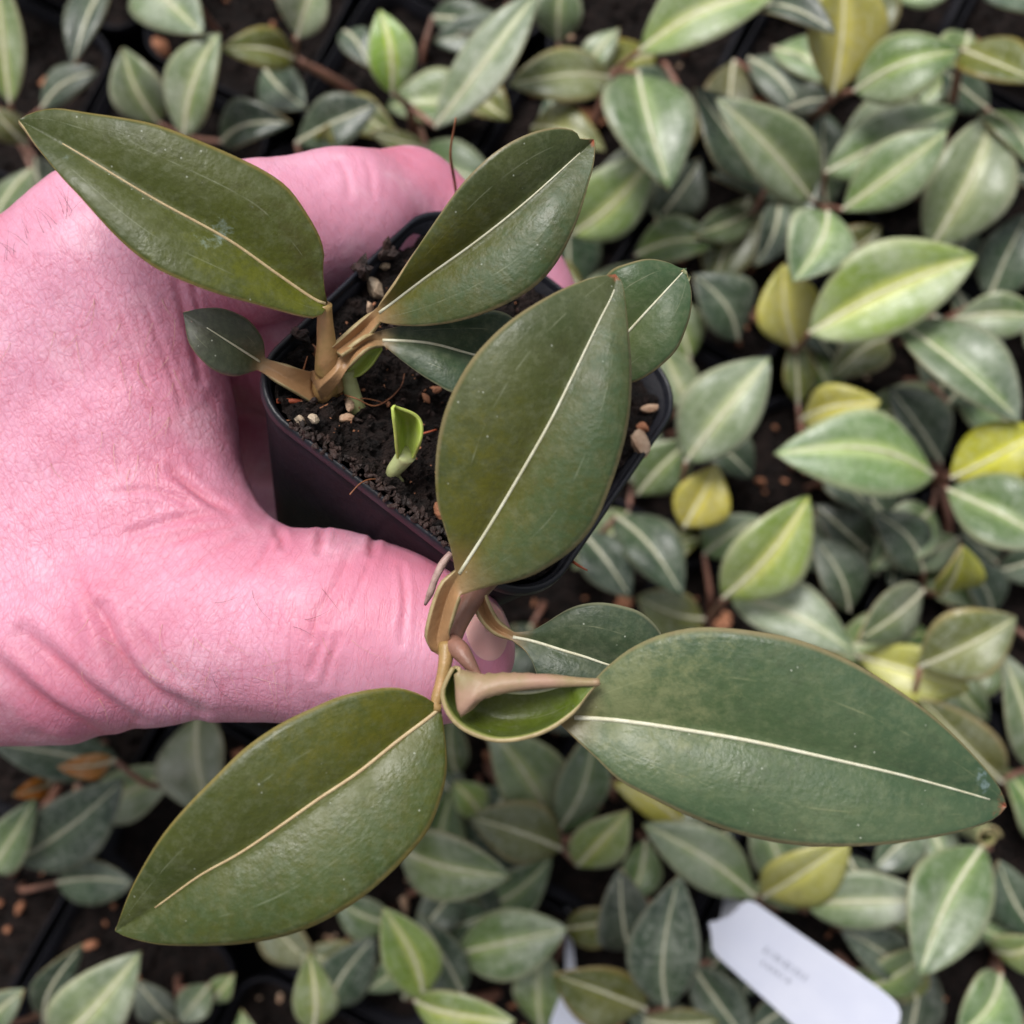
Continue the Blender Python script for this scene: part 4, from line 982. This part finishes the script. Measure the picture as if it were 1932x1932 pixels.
for k, lst in byp.items():
    c = POTS[k]; sz = POT_TOP - 0.006
    e = empty('leafy_plant', (c[0], c[1], sz))
    lb, gp = plant_label([q[3] for q in lst], k)
    tag(e, lb, 'plant', gp)
    js = {}
    for Bp, Tp, wd, mt, j, zb in lst:
        js.setdefault(j, []).append((Bp, zb))
        bg_leaf(e, Bp, Tp, wd, mt, rngb)
    ca_, sa_ = math.cos(-LAT), math.sin(-LAT)
    def foot(p):
        d = p[:2] - c; q = np.array([d @ lx, d @ ly]); q = np.clip(q * 0.5, -0.013, 0.013)
        w_ = c + lx * q[0] + ly * q[1]
        return np.array([w_[0], w_[1], sz - 0.002])
    for j, ls in js.items():
        if j is None:
            for Bp, zb in ls:
                ft = foot(Bp); md = np.array([ft[0] * .7 + Bp[0] * .3, ft[1] * .7 + Bp[1] * .3, sz + (zb - sz) * 0.7])
                v, f = tube_geo(smooth([ft, md, Bp], 9), [0.0011, 0.0009, 0.0007], 7); at_origin(mesh_obj('petiole', v, f, M['stem_p']), e)
        else:
            zj = min(z_ for _, z_ in ls) - 0.004
            J = Z(*JUNC[j], zj); ft = foot(J)
            v, f = tube_geo(smooth([ft, ft * .6 + J * .4 + np.array([0, 0, .003]), J], 9), [0.0016, 0.0014, 0.0012], 8); at_origin(mesh_obj('stem', v, f, M['stem_p']), e)
            for Bp, zb in ls:
                v, f = tube_geo(smooth([J, (J + Bp) / 2 + np.array([0, 0, 0.0005]), Bp], 7), [0.0011, 0.0008, 0.0007], 7); at_origin(mesh_obj('petiole', v, f, M['stem_p']), e)

# a leaf rolled into a scroll, seen end on
cp_ = Z(1865, 1580, 0.088); V = []
for i in range(40):
    a = i / 39 * 2.7 * math.pi; r_ = 0.0034 - 0.0018 * i / 39
    for j in range(8): V.append(cp_ + np.array([r_ * math.cos(a) + 0.0015 * j / 7, r_ * math.sin(a) - 0.001 * j / 7, -0.024 * j / 7 + 0.001 * math.sin(a)]))
k = min(byp, key=lambda q: np.hypot(*(POTS[q] - cp_[:2])))
pe_ = [o for o in bpy.data.objects if o.type == 'EMPTY' and o.name.startswith('leafy_plant') and (Vector((POTS[k][0], POTS[k][1])) - o.location.xy).length < 1e-5][0]
o = mesh_obj('leaf', V, grid_faces(40, 8), [M['under_g'], M['o'], M['rim']], None, True, [(0.5, 0.5)] * 320, {'petiole': np.zeros(320)})
add_solid(o, 0.0004); at_origin(o, pe_); o['label'] = 'leaf rolled into a scroll'
# ---------------------------------------------------------------- white plant labels
def slab(pts3, th, mat, name):
    P = np.array(pts3); n_ = np.cross(P[1] - P[0], P[2] - P[0]); n_ /= np.linalg.norm(n_)
    if n_[2] < 0: P = P[::-1]; n_ = -n_
    k = len(P); V = np.vstack([P, P - n_ * th])
    Fc = [tuple(range(k)), tuple(range(k, 2 * k))[::-1]] + [(i, k + i, k + (i + 1) % k, (i + 1) % k) for i in range(k)]
    o = mesh_obj(name, V, Fc, mat, None, False)
    b = o.modifiers.new('b', 'BEVEL'); b.width = 0.0002; b.segments = 2
    return o, n_
def on_plane(p0, nrm, x, y):
    r = ray(x, y); return CAM + r * (((p0 - CAM) @ nrm) / (r @ nrm))
A0, A1, A2 = Z(1376, 1716, 0.088), Z(1600, 1925, 0.106), Z(1420, 1860, 0.094)
pn_ = np.cross(A1 - A0, A2 - A0); pn_ /= np.linalg.norm(pn_); pn_ *= np.sign(pn_[2])
ol = [(1336, 1740), (1352, 1737), (1372, 1730), (1388, 1717), (1398, 1705), (1410, 1699), (1426, 1704), (1480, 1742), (1560, 1797), (1655, 1862), (1670, 1874), (1684, 1886), (1694, 1898), (1699, 1912), (1697, 1928), (1660, 1985), (1610, 2010), (1560, 1985), (1496, 1934), (1350, 1802), (1343, 1790), (1341, 1765)]
t_ = empty('plant_label', Z(1340, 1700, POT_TOP - 0.006)); tag(t_, 'white plastic plant label with faded grey print stuck among the leaves', 'plant label')
o, n_ = slab([on_plane(A0, pn_, x, y) for x, y in ol], 0.0006, M['tag'], 'plate'); at_origin(o, t_)
s0, s1 = on_plane(A0, pn_, 1345, 1742), on_plane(A0, pn_, 1400, 1704)
dn = (s0 + s1) / 2 - on_plane(A0, pn_, 1500, 1850); dn /= np.linalg.norm(dn)
tipp = (s0 + s1) / 2 - dn * 0.012 + np.array([0, 0, -0.046])
s0, s1 = s0 - dn * 0.002, s1 - dn * 0.002
o, _ = slab([s0 - pn_ * 0.0007, s1 - pn_ * 0.0007, tipp + (s1 - s0) * 0.1, tipp - (s1 - s0) * 0.1], 0.0006, M['tag'], 'stake'); at_origin(o, t_)
pr = []
for row, (xa, ya, n_ch, hgt) in enumerate(((1446, 1786, 9, 13), (1440, 1812, 6, 9))):
    for k in range(n_ch):
        if random.random() < 0.15: continue
        x = xa + k * 9.4; y = ya + k * 6.6; w1 = random.uniform(4, 7.5)
        q = [on_plane(A0 + pn_ * 0.00025, pn_, x + a * 0.82 * w1 - b * 0.57 * hgt, y + a * 0.57 * w1 + b * 0.82 * hgt) for a, b in ((0, 0), (1, 0), (1, 1), (0, 1))]
        pr.append(([tuple(z_) for z_ in q], [(0, 1, 2, 3)]))
v, f = join(pr); at_origin(mesh_obj('print', v, f, M['ink'], None, False), t_)
B0, B1, B2 = Z(1080, 1862, 0.066), Z(1130, 1932, 0.066), Z(1045, 1932, 0.072)
pn2 = np.cross(B1 - B0, B2 - B0); pn2 /= np.linalg.norm(pn2); pn2 *= np.sign(pn2[2])
t2 = empty('plant_label', Z(1075, 1870, POT_TOP - 0.006)); tag(t2, 'white plastic plant label half hidden beneath an olive leaf', 'plant label')
o, _ = slab([on_plane(B0, pn2, x, y) for x, y in ((1066, 1858), (1092, 1856), (1150, 1925), (1150, 2010), (1040, 2010), (1040, 1925))], 0.0006, M['tag'], 'plate'); at_origin(o, t2)
q0, q1 = on_plane(B0, pn2, 1068, 1860), on_plane(B0, pn2, 1090, 1858)
o, _ = slab([q0 - pn2 * .0001, q1 - pn2 * .0001, q1 * .5 + q0 * .5 + np.array([0.001, 0.012, -0.03]), q0 * .6 + q1 * .4 + np.array([0, 0.012, -0.03])], 0.0006, M['tag'], 'stake'); at_origin(o, t2)
